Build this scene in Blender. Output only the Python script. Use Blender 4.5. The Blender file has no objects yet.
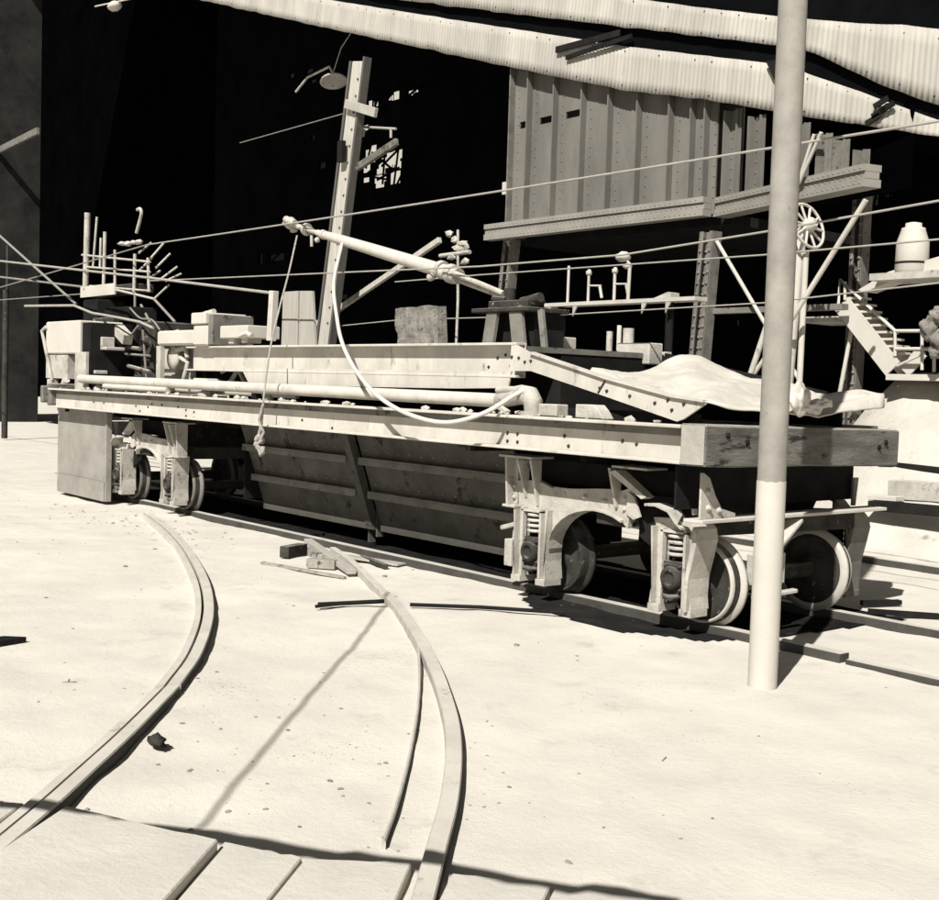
import bpy, bmesh, math, random
from mathutils import Vector, Matrix, noise
random.seed(11)
SC = bpy.context.scene
COL = SC.collection
V = Vector
rad = math.radians

# ------------------------------------------------------------------ camera (surveyed: level lines of wires, rails and sills)
CAM_H = 1.82
YAW, PITCH, ROLL = rad(50.46), math.atan(64 / 1200.0), rad(1.8)
Fh = V((-math.sin(YAW), math.cos(YAW), 0)); Rh = V((math.cos(YAW), math.sin(YAW), 0)); Up = V((0, 0, 1))
Fw = Fh * math.cos(PITCH) - Up * math.sin(PITCH)
Uc = Up * math.cos(PITCH) + Fh * math.sin(PITCH)
cr = Rh * math.cos(ROLL) + Uc * math.sin(ROLL)
cu = -Rh * math.sin(ROLL) + Uc * math.cos(ROLL)
cam_d = bpy.data.cameras.new('camera'); cam = bpy.data.objects.new('camera', cam_d); COL.objects.link(cam)
M = Matrix((cr, cu, -Fw)).transposed().to_4x4(); M.translation = V((0, 0, CAM_H))
cam.matrix_world = M
cam_d.sensor_fit = 'HORIZONTAL'; cam_d.sensor_width = 36; cam_d.lens = 36 * 1200 / 939.0
cam_d.clip_start = 0.05; cam_d.clip_end = 2000
SC.camera = cam
CP = V((0, 0, CAM_H))


def ray(px, py):
    return cr * ((px - 469.5) / 1200) - cu * ((py - 450) / 1200) + Fw


def PY(px, py, y):      # survey: the point of the photograph's sight line on the plane Y = y
    d = ray(px, py); return CP + d * (y / d.y)


def PZ(px, py, z=0.0):
    d = ray(px, py); return CP + d * ((z - CAM_H) / d.z)


def PXx(px, py, x):
    d = ray(px, py); return CP + d * (x / d.x)


# ------------------------------------------------------------------ light
SUN_EL = rad(44)
hx, hy = 0.447, -0.894
sun_dir = V((hx * math.cos(SUN_EL), hy * math.cos(SUN_EL), math.sin(SUN_EL))).normalized()
sl = bpy.data.lights.new('sun', 'SUN'); sl.energy = 5.0; sl.angle = rad(0.5); sl.color = (1.0, 0.965, 0.90)
so = bpy.data.objects.new('sun', sl); COL.objects.link(so)
so.rotation_euler = (-sun_dir).to_track_quat('-Z', 'Y').to_euler(); so.location = (5, -20, 30)
wd = bpy.data.worlds.new('World'); SC.world = wd; wd.use_nodes = True
nt = wd.node_tree; bg = nt.nodes['Background']
sky = nt.nodes.new('ShaderNodeTexSky'); sky.sky_type = 'NISHITA'; sky.sun_disc = False
sky.sun_elevation = SUN_EL; sky.sun_rotation = math.atan2(hx, hy)
bw = nt.nodes.new('ShaderNodeRGBToBW'); nt.links.new(sky.outputs[0], bw.inputs[0])
tint = nt.nodes.new('ShaderNodeMix'); tint.data_type = 'RGBA'; tint.blend_type = 'MULTIPLY'; tint.inputs[0].default_value = 1
nt.links.new(bw.outputs[0], tint.inputs[6]); tint.inputs[7].default_value = (0.62, 0.61, 0.58, 1)
nt.links.new(tint.outputs[2], bg.inputs[0]); bg.inputs[1].default_value = 0.05
SC.view_settings.view_transform = 'Standard'; SC.view_settings.look = 'None'
SC.view_settings.exposure = 0.52; SC.view_settings.gamma = 1; SC.view_settings.use_curve_mapping = False

# ------------------------------------------------------------------ materials (a sepia print: every tone is a warm grey)


def tone(a, t=None):
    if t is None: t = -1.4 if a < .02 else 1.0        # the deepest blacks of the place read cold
    w = (1.03, 0.98, 0.885)
    return tuple(a * (1 + (c - 1) * t) for c in w) + (1,)


def mat(name, a, rough=0.8, scale=3.0, var=0.25, spot=None, spot_a=0.04, spot_scale=6.0, bump=0.15, bscale=40.0,
        grain=None, dust=None, metal=0.0, spot_w=0.06):
    m = bpy.data.materials.new(name); m.use_nodes = True
    n = m.node_tree; N = n.nodes; L = n.links; b = N['Principled BSDF']
    tc = N.new('ShaderNodeTexCoord'); mp = N.new('ShaderNodeMapping'); L.new(tc.outputs['Object'], mp.inputs[0])
    if grain: mp.inputs['Scale'].default_value = grain
    n1 = N.new('ShaderNodeTexNoise'); n1.inputs['Scale'].default_value = scale; n1.inputs['Detail'].default_value = 8
    n1.inputs['Roughness'].default_value = 0.65; L.new(mp.outputs[0], n1.inputs[0])
    r1 = N.new('ShaderNodeValToRGB'); L.new(n1.outputs[0], r1.inputs[0])
    r1.color_ramp.elements[0].position = 0.28; r1.color_ramp.elements[1].position = 0.72
    r1.color_ramp.elements[0].color = tone(a * (1 - var)); r1.color_ramp.elements[1].color = tone(a * (1 + var * 0.6))
    out = r1.outputs[0]
    if spot is not None:
        n2 = N.new('ShaderNodeTexNoise'); n2.inputs['Scale'].default_value = spot_scale; n2.inputs['Detail'].default_value = 10
        n2.inputs['Roughness'].default_value = 0.7; L.new(mp.outputs[0], n2.inputs[0])
        r2 = N.new('ShaderNodeValToRGB'); L.new(n2.outputs[0], r2.inputs[0])
        r2.color_ramp.elements[0].position = spot; r2.color_ramp.elements[1].position = spot + spot_w
        r2.color_ramp.elements[0].color = (0, 0, 0, 1); r2.color_ramp.elements[1].color = (1, 1, 1, 1)
        mx = N.new('ShaderNodeMix'); mx.data_type = 'RGBA'; L.new(r2.outputs[0], mx.inputs[0])
        L.new(out, mx.inputs[6]); mx.inputs[7].default_value = tone(spot_a); out = mx.outputs[2]
    if dust is not None:            # dry dust lying on faces that look up
        g = N.new('ShaderNodeNewGeometry'); sx = N.new('ShaderNodeSeparateXYZ'); L.new(g.outputs['Normal'], sx.inputs[0])
        mr = N.new('ShaderNodeMapRange'); mr.inputs[1].default_value = 0.55; mr.inputs[2].default_value = 0.9
        L.new(sx.outputs[2], mr.inputs[0])
        n3 = N.new('ShaderNodeTexNoise'); n3.inputs['Scale'].default_value = 5; n3.inputs['Detail'].default_value = 8; L.new(tc.outputs['Object'], n3.inputs[0])
        r3 = N.new('ShaderNodeMapRange'); r3.inputs[1].default_value = 0.3; r3.inputs[2].default_value = 0.55; L.new(n3.outputs[0], r3.inputs[0])
        mu = N.new('ShaderNodeMath'); mu.operation = 'MULTIPLY'; L.new(mr.outputs[0], mu.inputs[0]); L.new(r3.outputs[0], mu.inputs[1])
        mx = N.new('ShaderNodeMix'); mx.data_type = 'RGBA'; L.new(mu.outputs[0], mx.inputs[0]); L.new(out, mx.inputs[6])
        mx.inputs[7].default_value = tone(dust); out = mx.outputs[2]
    L.new(out, b.inputs['Base Color'])
    b.inputs['Roughness'].default_value = rough; b.inputs['Metallic'].default_value = metal
    b.inputs['Specular IOR Level'].default_value = 0.0 if a < 0.06 else 0.15
    if bump:
        n4 = N.new('ShaderNodeTexNoise'); n4.inputs['Scale'].default_value = bscale; n4.inputs['Detail'].default_value = 9; n4.inputs['Roughness'].default_value = 0.7
        L.new(mp.outputs[0], n4.inputs[0])
        bp = N.new('ShaderNodeBump'); bp.inputs['Strength'].default_value = bump; bp.inputs['Distance'].default_value = 0.02
        L.new(n4.outputs[0], bp.inputs['Height']); L.new(bp.outputs[0], b.inputs['Normal'])
    return m


M_ = {}
M_['sand'] = mat('sand', 0.56, 0.95, 0.9, 0.12, spot=0.57, spot_a=0.40, spot_scale=2.2, bump=0.38, bscale=18, spot_w=0.2)
m = M_['sand']; N = m.node_tree.nodes; L = m.node_tree.links; b = N['Principled BSDF']; tc = N.new('ShaderNodeTexCoord')
src = b.inputs['Base Color'].links[0].from_socket
vz = N.new('ShaderNodeTexVoronoi'); vz.inputs['Scale'].default_value = 26; L.new(tc.outputs['Object'], vz.inputs[0])
nz = N.new('ShaderNodeTexNoise'); nz.inputs['Scale'].default_value = 1.3; nz.inputs['Detail'].default_value = 4; L.new(tc.outputs['Object'], nz.inputs[0])
r0 = N.new('ShaderNodeMapRange'); r0.inputs[1].default_value = .48; r0.inputs[2].default_value = .72; r0.inputs[3].default_value = 0; r0.inputs[4].default_value = .20; L.new(nz.outputs[0], r0.inputs[0])
lt = N.new('ShaderNodeMath'); lt.operation = 'LESS_THAN'; L.new(vz.outputs['Distance'], lt.inputs[0]); L.new(r0.outputs[0], lt.inputs[1])
mx = N.new('ShaderNodeMix'); mx.data_type = 'RGBA'; mx.inputs[7].default_value = tone(.17); L.new(src, mx.inputs[6])
ml = N.new('ShaderNodeMath'); ml.operation = 'MULTIPLY'; ml.inputs[1].default_value = .6; L.new(lt.outputs[0], ml.inputs[0]); L.new(ml.outputs[0], mx.inputs[0])
L.new(mx.outputs[2], b.inputs['Base Color'])
n5 = N.new('ShaderNodeTexNoise'); n5.inputs['Scale'].default_value = 130; n5.inputs['Detail'].default_value = 6; L.new(tc.outputs['Object'], n5.inputs[0])
b5 = N.new('ShaderNodeBump'); b5.inputs['Strength'].default_value = .35; b5.inputs['Distance'].default_value = .008; L.new(n5.outputs[0], b5.inputs['Height'])
L.new(b.inputs['Normal'].links[0].from_socket, b5.inputs['Normal']); L.new(b5.outputs[0], b.inputs['Normal'])
M_['bank'] = mat('bank_sand', 0.47, 0.95, 1.2, 0.22, spot=0.60, spot_a=0.16, spot_scale=3.2, spot_w=.12, bump=0.9, bscale=7)
M_['dark_earth'] = mat('dark_earth', 0.018, 0.95, 4, 0.5, spot=0.66, spot_a=0.25, spot_scale=9, bump=0.8, bscale=30)
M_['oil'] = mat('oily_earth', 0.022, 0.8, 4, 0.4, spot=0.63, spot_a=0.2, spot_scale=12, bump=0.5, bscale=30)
M_['dusty'] = mat('dusty_iron', 0.48, 0.75, 2.2, 0.22, spot=0.60, spot_a=0.14, spot_scale=4.5, bump=0.3, bscale=50, dust=0.5, spot_w=.14, grain=(1.6, 1.6, .7))
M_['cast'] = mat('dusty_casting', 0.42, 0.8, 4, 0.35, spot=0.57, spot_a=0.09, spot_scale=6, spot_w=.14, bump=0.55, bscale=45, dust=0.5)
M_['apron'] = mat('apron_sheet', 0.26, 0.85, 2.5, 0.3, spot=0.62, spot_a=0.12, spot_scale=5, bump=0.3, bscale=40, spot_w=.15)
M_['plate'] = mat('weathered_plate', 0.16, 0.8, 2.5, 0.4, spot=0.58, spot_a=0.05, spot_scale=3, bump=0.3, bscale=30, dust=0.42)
M_['grime_shade'] = mat('grimy_shaded_iron', 0.05, 0.7, 4, 0.5, spot=0.62, spot_a=0.25, spot_scale=14, bump=0.6, bscale=40, dust=0.18)
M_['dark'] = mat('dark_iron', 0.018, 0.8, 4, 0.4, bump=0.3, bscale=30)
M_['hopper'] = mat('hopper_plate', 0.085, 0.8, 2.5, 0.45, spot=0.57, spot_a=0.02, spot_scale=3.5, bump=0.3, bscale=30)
M_['bunker'] = mat('bunker_steel', 0.15, 0.7, 1.5, 0.3, spot=0.60, spot_a=0.08, spot_scale=2.4, bump=0.3, bscale=12, grain=(1.4, 1.4, .35), spot_w=.16)
M_['ledge'] = mat('ledge_steel', 0.24, 0.7, 2, 0.2, bump=0.12, bscale=50)
M_['column'] = mat('column_steel', 0.17, 0.75, 4, 0.4, spot=0.6, spot_a=0.04, spot_scale=6, bump=0.3, bscale=40)
M_['white'] = mat('whitewash', 0.47, 0.85, 2, 0.12, spot=0.64, spot_a=0.22, spot_scale=6, spot_w=.12, bump=0.15, bscale=60)
M_['grey'] = mat('grey_paint', 0.27, 0.6, 5, 0.25, spot=0.63, spot_a=0.12, spot_scale=16, spot_w=.1, bump=0.15, bscale=70)
M_['timber'] = mat('old_timber', 0.15, 0.9, 2.5, 0.6, spot=0.56, spot_a=0.03, spot_scale=2.6, bump=0.8, bscale=18, grain=(3.0, 0.7, 3.0), dust=0.42)
M_['timber_end'] = mat('sawn_timber_end', 0.34, 0.9, 4, 0.25, bump=0.4, bscale=30)
M_['board'] = mat('pale_board', 0.36, 0.85, 5, 0.2, spot=0.66, spot_a=0.18, spot_scale=4, bump=0.3, bscale=30, grain=(4, 4, 0.35))
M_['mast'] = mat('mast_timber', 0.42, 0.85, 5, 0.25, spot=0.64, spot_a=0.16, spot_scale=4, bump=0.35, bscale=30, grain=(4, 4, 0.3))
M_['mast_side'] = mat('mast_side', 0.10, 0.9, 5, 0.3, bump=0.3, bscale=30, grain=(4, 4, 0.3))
M_['sleeper'] = mat('dusty_plank', 0.50, 0.9, 3, 0.12, spot=0.68, spot_a=0.3, spot_scale=4, bump=0.4, bscale=25, grain=(1, 1, 1))
M_['canvas'] = mat('pale_canvas', 0.50, 0.9, 2.5, 0.22, spot=0.58, spot_a=0.26, spot_scale=3.5, spot_w=.16, bump=0.6, bscale=9)
M_['roofing'] = mat('corrugated_iron', 0.36, 0.8, 1.6, 0.28, spot=0.64, spot_a=0.16, spot_scale=2.2, bump=0.1, bscale=40, grain=(1.2, 1.2, .25), spot_w=.15)
M_['cable'] = mat('cable_metal', 0.32, 0.6, 5, 0.2, bump=0)
M_['wire_dark'] = mat('weathered_wire', 0.22, 0.7, 5, 0.2, bump=0)
M_['hose'] = mat('dusty_hose', 0.55, 0.8, 6, 0.15, bump=0.1)
M_['rope'] = mat('hemp_rope', 0.40, 0.95, 30, 0.4, bump=0.8, bscale=120)
M_['deep_shade'] = mat('deep_shade_wall', 0.005, 0.95, 0.6, 0.5, bump=0.1, bscale=10)  # near-black that puts the shed's deep shade into the colour
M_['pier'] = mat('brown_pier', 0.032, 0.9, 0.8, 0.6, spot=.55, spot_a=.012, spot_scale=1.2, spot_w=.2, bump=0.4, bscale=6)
M_['void'] = mat('black_wall', 0.0012, 0.95, 0.6, 0.5, bump=0)  # almost no reflectance: deep shade put into the wall colour
M_['concrete'] = mat('rough_concrete', 0.22, 0.95, 9, 0.5, spot=0.56, spot_a=0.06, spot_scale=22, bump=1.0, bscale=22)
M_['rail_top'] = mat('worn_rail_head', 0.50, 0.55, 2.2, 0.2, spot=0.62, spot_a=0.3, spot_scale=3, bump=0.15)
M_['rail_side'] = mat('dusty_rail_side', 0.42, 0.85, 6, 0.25, spot=0.62, spot_a=0.1, spot_scale=9, bump=0.3)
M_['rust_shade'] = mat('rusty_shaded_rail_side', 0.06, 0.9, 6, 0.3, bump=0.3)
M_['wheel'] = mat('wheel_tread', 0.42, 0.45, 6, 0.2, bump=0.05)
M_['stone'] = mat('dark_stone', 0.05, 0.95, 8, 0.5, bump=0.8)
M_['scrap'] = mat('scrap_wood', 0.3, 0.9, 5, 0.4, spot=0.55, spot_a=0.05, spot_scale=8, bump=0.6, bscale=25)
M_['pebble'] = mat('pebble', 0.26, 0.95, 5, 0.5, bump=0.5)

# ------------------------------------------------------------------ object helpers
ORIGIN = {}


def props(o, label=None, cat=None, group=None, kind=None):
    if label: o['label'] = label
    if cat: o['category'] = cat
    if group: o['group'] = group
    if kind: o['kind'] = kind
    return o


def thing(name, label, cat, loc, group=None):
    o = bpy.data.objects.new(name, None); COL.objects.link(o); o.location = loc; o.empty_display_size = 0.2
    ORIGIN[o.name] = V(loc)
    return props(o, label, cat, group)


def origin(o):
    while o.parent: o = o.parent
    return ORIGIN.get(o.name, V((0, 0, 0)))


class MB:
    flipx = None

    def __init__(s): s.bm = bmesh.new(); s.mi = 0; s.flip = MB.flipx

    def _f(s, vs, smooth=False):
        try:
            f = s.bm.faces.new(vs); f.material_index = s.mi; f.smooth = smooth; return f
        except ValueError: return None

    def hexa(s, b, t):
        vb = [s.bm.verts.new(p) for p in b]; vt = [s.bm.verts.new(p) for p in t]; n = len(b)
        s._f(vb[::-1]); s._f(vt)
        for i in range(n): s._f([vb[i], vb[(i + 1) % n], vt[(i + 1) % n], vt[i]])
        return s

    def box(s, a, b):
        x0, y0, z0 = (min(a[i], b[i]) for i in range(3)); x1, y1, z1 = (max(a[i], b[i]) for i in range(3))
        return s.hexa([(x0, y0, z0), (x1, y0, z0), (x1, y1, z0), (x0, y1, z0)], [(x0, y0, z1), (x1, y0, z1), (x1, y1, z1), (x0, y1, z1)])

    def beam(s, p0, p1, w, h, side=None):
        p0, p1 = V(p0), V(p1); d = (p1 - p0).normalized()
        if side is None:
            side = d.cross(V((0, 0, 1)))
            if side.length < 1e-3: side = V((1, 0, 0))
        side = V(side); side = (side - d * side.dot(d)).normalized(); u = side.cross(d)
        c = [side * (w / 2) * a + u * (h / 2) * b for a, b in ((-1, -1), (1, -1), (1, 1), (-1, 1))]
        return s.hexa([p0 + k for k in c], [p1 + k for k in c])

    def tube(s, pts, r, seg=8, cap=True, smooth=True):
        pts = [V(p) for p in pts]; rs = r if isinstance(r, (list, tuple)) else [r] * len(pts)
        rings = []; ref = None
        for i, p in enumerate(pts):
            d = (pts[min(i + 1, len(pts) - 1)] - pts[max(i - 1, 0)]).normalized()
            if ref is None: ref = V((0, 0, 1)) if abs(d.z) < 0.9 else V((1, 0, 0))
            a = (ref - d * ref.dot(d)).normalized(); ref = a; b = d.cross(a)
            rings.append([s.bm.verts.new(p + (a * math.cos(2 * math.pi * k / seg) + b * math.sin(2 * math.pi * k / seg)) * rs[i]) for k in range(seg)])
        for i in range(len(rings) - 1):
            for k in range(seg):
                s._f([rings[i][k], rings[i][(k + 1) % seg], rings[i + 1][(k + 1) % seg], rings[i + 1][k]], smooth)
        if cap: s._cap(rings, smooth)
        return s

    def _cap(s, rings, smooth=True):
        a, z = ([s.bm.verts.new(v.co) for v in r] for r in (rings[0], rings[-1])) if smooth else (rings[0], rings[-1])
        s._f(a[::-1]); s._f(z)

    def prism(s, poly, y0, y1, axis='Y'):
        """polygon of (a, b) extruded along axis; polygon read as (X,Z) for Y, (Y,Z) for X, (X,Y) for Z"""
        f = {'Y': lambda p, t: (p[0], t, p[1]), 'X': lambda p, t: (t, p[0], p[1]), 'Z': lambda p, t: (p[0], p[1], t)}[axis]
        return s.hexa([f(p, y0) for p in poly], [f(p, y1) for p in poly])

    def rivet(s, c, n, r=0.014, h=0.01):
        c, n = V(c), V(n).normalized(); a = n.orthogonal().normalized(); b = n.cross(a)
        v0 = [s.bm.verts.new(c + (a * math.cos(k * math.pi / 3) + b * math.sin(k * math.pi / 3)) * r) for k in range(6)]
        v1 = [s.bm.verts.new(c + n * h + (a * math.cos(k * math.pi / 3) + b * math.sin(k * math.pi / 3)) * r * 0.6) for k in range(6)]
        s._f(v1, True)
        for k in range(6): s._f([v0[k], v0[(k + 1) % 6], v1[(k + 1) % 6], v1[k]], True)
        return s

    def lathe(s, prof, c, axis, seg=32, cap=True):
        """profile of (along axis, radius)"""
        c, n = V(c), V(axis).normalized(); a = n.orthogonal().normalized(); b = n.cross(a); rings = []
        for t, r in prof:
            rings.append([s.bm.verts.new(c + n * t + (a * math.cos(2 * math.pi * k / seg) + b * math.sin(2 * math.pi * k / seg)) * r) for k in range(seg)])
        for i in range(len(rings) - 1):
            for k in range(seg): s._f([rings[i][k], rings[i][(k + 1) % seg], rings[i + 1][(k + 1) % seg], rings[i + 1][k]], True)
        if cap: s._cap(rings)
        return s

    def blob(s, c, r, sq=(1, 1, 1), rough=0.25, seed=0, sub=2):
        res = bmesh.ops.create_icosphere(s.bm, subdivisions=sub, radius=1)
        for v in res['verts']:
            k = 1 + rough * noise.noise(v.co * 1.7 + V((seed * 3.1, seed, 0)))
            v.co = V((v.co.x * r * sq[0] * k, v.co.y * r * sq[1] * k, v.co.z * r * sq[2] * k)) + V(c)
        for v in res['verts']:
            for f in v.link_faces: f.material_index = s.mi; f.smooth = sub >= 2
        return s

    def build(s, name, mats, parent=None, base=None, bevel=0.0, smooth_angle=None):
        me = bpy.data.meshes.new(name)
        if s.flip is not None:
            for v in s.bm.verts: v.co.x = 2 * s.flip - v.co.x
        bmesh.ops.recalc_face_normals(s.bm, faces=s.bm.faces)
        L = origin(parent) if parent else V(base if base is not None else (0, 0, 0))
        for v in s.bm.verts: v.co -= L
        s.bm.to_mesh(me); s.bm.free()
        for m in (mats if isinstance(mats, (list, tuple)) else [mats]): me.materials.append(M_[m])
        o = bpy.data.objects.new(name, me); COL.objects.link(o)
        if parent: o.parent = parent
        else: o.location = L; ORIGIN[o.name] = L
        if bevel:
            md = o.modifiers.new('bevel', 'BEVEL'); md.width = bevel; md.segments = 1; md.limit_method = 'ANGLE'; md.angle_limit = rad(40)
        return o


def spline(pts, n=8):
    pts = [V(p) for p in pts]; P = [pts[0] * 2 - pts[1]] + pts + [pts[-1] * 2 - pts[-2]]; out = []
    for i in range(1, len(P) - 2):
        p0, p1, p2, p3 = P[i - 1:i + 3]
        for k in range(n):
            t = k / n
            out.append(0.5 * ((2 * p1) + (p2 - p0) * t + (2 * p0 - 5 * p1 + 4 * p2 - p3) * t * t + (3 * p1 - p0 - 3 * p2 + p3) * t ** 3))
    out.append(P[-2]); return out


def cat_line(p0, p1, sag=0.1, n=24):
    p0, p1 = V(p0), V(p1)
    return [p0.lerp(p1, k / n) - V((0, 0, sag * 4 * (k / n) * (1 - k / n))) for k in range(n + 1)]


def sstep(a, b, x):
    t = max(0, min(1, (x - a) / (b - a))); return t * t * (3 - 2 * t)


# ------------------------------------------------------------------ ground
GZ = -0.035


def gh(x, y):
    h = GZ + 0.022 * noise.noise(V((x * 0.55, y * 0.55, 3))) + 0.014 * noise.noise(V((x * 2.1, y * 2.1, 7))) + 0.008 * noise.noise(V((x * 5, y * 5, 1))) - 0.012 * max(0, .25 - abs(noise.noise(V((x * 1.3, y * 1.3, 12)))))
    return h


def axis_pts(lo, a, b, hi, d):
    p = []; x = a
    while x <= b: p.append(x); x += d
    s = d; x = a
    while x > lo: s *= 1.5; x -= s; p.insert(0, x)
    s = d; x = p[-1]
    while x < hi: s *= 1.5; x += s; p.append(x)
    return p


gx = axis_pts(-320, -19, -1.0, 300, 0.085); gy = axis_pts(-300, 0.2, 10.0, 300, 0.085)
mb = MB(); vs = [[mb.bm.verts.new((x, y, gh(x, y))) for y in gy] for x in gx]
for i in range(len(gx) - 1):
    for j in range(len(gy) - 1): mb._f([vs[i][j], vs[i + 1][j], vs[i + 1][j + 1], vs[i][j + 1]], True)
props(mb.build('ground', 'sand'), kind='structure')


def patch(name, m, outline, z, seed, amp=0.1, step=0.12):
    """a low spill of another earth, lying on the ground with a ragged edge"""
    xs = [p[0] for p in outline]; ys = [p[1] for p in outline]; cxm, cym = sum(xs) / len(xs), sum(ys) / len(ys)

    def inside(x, y):
        c = False; n = len(outline)
        for i in range(n):
            x1, y1 = outline[i]; x2, y2 = outline[i - 1]
            if (y1 > y) != (y2 > y) and x < (x2 - x1) * (y - y1) / (y2 - y1) + x1: c = not c
        return c
    b = MB(); cache = {}

    def vert(i, j):
        if (i, j) not in cache:
            x, y = min(xs) + i * step, min(ys) + j * step
            cache[(i, j)] = b.bm.verts.new((x, y, gh(x, y) + z))
        return cache[(i, j)]
    nx = int((max(xs) - min(xs)) / step) + 1; ny = int((max(ys) - min(ys)) / step) + 1
    for i in range(nx):
        for j in range(ny):
            x, y = min(xs) + (i + .5) * step, min(ys) + (j + .5) * step
            ox = amp * noise.noise(V((x * 2.3, y * 2.3, seed))) * 2; oy = amp * noise.noise(V((x * 2.3, y * 2.3, seed + 9))) * 2
            if inside(x + ox, y + oy): b._f([vert(i, j), vert(i + 1, j), vert(i + 1, j + 1), vert(i, j + 1)], True)
    return props(b.build(name, m), kind='structure')


patch('dark_bed', 'dark_earth', [(-18.2, 7.45), (-5.6, 7.42), (-5.35, 9.3), (-18.2, 9.4)], 0.012, 4, 0.05, 0.06)  # dark patch between the rails under the car
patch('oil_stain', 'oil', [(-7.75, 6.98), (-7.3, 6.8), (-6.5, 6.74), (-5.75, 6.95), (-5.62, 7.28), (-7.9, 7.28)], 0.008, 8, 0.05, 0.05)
patch('shade_floor', 'dark_earth', [(-45.5, 16.5), (-30, 14.5), (-13.5, 14.2), (-12.5, 16), (-13.5, 33.5), (-45.5, 33.5)], 0.02, 3, 0.2, 0.5)  # dark sheet that puts the shed's shade into the floor colour

# sand bank on the right, behind the second track
mb = MB(); bx = [-22 + i * 0.35 for i in range(76)]; by = [12.2 + j * 0.3 for j in range(70)]


def bank_h(x, y):
    foot = 12.95 + 0.5 * noise.noise(V((x * 0.3, 2, 0)))
    left = -11.1 + (y - 15) * -0.25
    h = 2.2 * sstep(foot, foot + 2.5, y) * sstep(left, left + 2.3, x)
    return h * (1 + 0.10 * noise.noise(V((x * .5, y * .5, 1)))) + ((0.12 * noise.noise(V((x * 1.7, y * 1.7, 5))) + .06 * noise.noise(V((x * 4, y * 4, 3)))) if h > 0.1 else 0) + GZ - 0.03


vs = [[mb.bm.verts.new((x, y, bank_h(x, y))) for y in by] for x in bx]
for i in range(len(bx) - 1):
    for j in range(len(by) - 1): mb._f([vs[i][j], vs[i + 1][j], vs[i + 1][j + 1], vs[i][j + 1]], True)
props(mb.build('sand_bank_terrain', 'bank'), kind='structure')

# pebbles and crumbs: uncountable
mb = MB()
for k in range(380):
    t = random.random()
    if t < 0.30: p = V((random.gauss(-14.6, 1.3), random.gauss(6.3, .35), 0))
    elif t < 0.60: p = V((random.gauss(-4.9, 1.0), random.gauss(3.3, .7), 0))
    else: p = V((random.uniform(-16, -2.3), random.uniform(1.2, 7.2), 0))
    r = random.choice((.004, .005, .006, .008, .012)) * (1.5 if p.x < -11 else 1)
    if random.random() < 0.03: r *= 1.8
    p.z = gh(p.x, p.y) + r * .15
    if k % 60 == 0:
        a_ = random.uniform(0, 3.1); d_ = V((math.cos(a_), math.sin(a_), 0)) * random.uniform(.02, .06); mb.beam(p - d_, p + d_ + V((0, 0, .004)), .006, .005); continue
    mb.blob(p, r, (random.uniform(.8, 1.7), random.uniform(.8, 1.5), random.uniform(.3, .6)), .9, k, 1)
props(mb.build('loose_pebbles', 'pebble'), 'small dark pebbles scattered over the pale sand', 'pebbles', kind='stuff')

# ------------------------------------------------------------------ rails
RT = 0.05


def rail(name, pts, label, w=0.07, top=RT, lip=0.0, gap=0.045, mats=('rail_top', 'rail_side'), group='rails in the yard', n=7, depth=0.14, crown=0.008, shade_side=True):
    path = spline(pts, n) if len(pts) > 2 else [V(pts[0]).lerp(V(pts[1]), k / 60) for k in range(61)]
    b = MB(); secs = []
    prof = [(-w / 2 - .0, -depth), (-w / 2, -crown), (-w / 2 + .006, 0), (w / 2 - .006, 0), (w / 2, -crown), (w / 2, -depth)]
    profs = [prof]
    if lip: profs.append([(w / 2 + gap, -depth), (w / 2 + gap, -.012), (w / 2 + gap + lip, -.012), (w / 2 + gap + lip, -depth)])
    if lip: profs.append([(w / 2, -depth), (w / 2, -.05), (w / 2 + gap, -.05), (w / 2 + gap, -depth)])
    for prof in profs:
        rows = []
        for i, p in enumerate(path):
            d = (path[min(i + 1, len(path) - 1)] - path[max(i - 1, 0)]).normalized(); s = d.cross(V((0, 0, 1))).normalized()
            rows.append([b.bm.verts.new(V((p.x, p.y, top)) + s * u + V((0, 0, z + .003 * noise.noise(V((p.x, p.y, 0)))))) for u, z in prof])
        for i in range(len(rows) - 1):
            for k in range(len(prof) - 1):
                b.mi = 2 if prof[0][1] > -depth + .001 or (len(prof) == 4 and prof[1][1] < -.03) or (shade_side and k == 0 and len(prof) == 6) else (0 if (k == 2 or (len(prof) == 4 and k == 1)) else 1)  # one flank and the groove go dark to carry their shade
                b._f([rows[i][k], rows[i][k + 1], rows[i + 1][k + 1], rows[i + 1][k]], False)
        b.mi = 1; b._f(rows[0]); b._f(rows[-1][::-1])
    return props(b.build(name, list(mats) + ['rust_shade'], base=(path[len(path) // 2].x, path[len(path) // 2].y, GZ)), label, 'rail', group)


YN, YF = 7.36, 8.79
SR = 0.035
rail('straight_rail', [(-19.2, YN, 0), (-4.72, YN, 0)], 'straight near rail running in front of the truck wheels of the car', top=SR, w=.115, mats=('rail_top', 'rust_shade'))
rail('straight_rail', [(-4.68, YN, 0), (6, YN, 0)], 'short rail length continuing the near straight rail at the right edge, past the pole', top=SR - .03, w=.09, mats=('rail_top', 'rust_shade'))
rail('straight_rail', [(-19.2, YF, 0), (4, YF, 0)], 'straight far rail coming out behind the far wheel of the car', top=SR, w=.115, mats=('rail_top', 'rust_shade'))
rail('straight_rail', [(-16, 12.1, 0), (6, 12.1, 0)], 'rail of the second track nearest the sand bank, below the laid beams', top=SR, w=.115, mats=('rail_top', 'rust_shade'))
rail('straight_rail', [(-5.6, 10.67, 0), (6, 10.67, 0)], 'rail of the second track nearest the car, low on the sand at the right edge', top=SR, w=.115, mats=('rail_top', 'rust_shade'))

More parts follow.
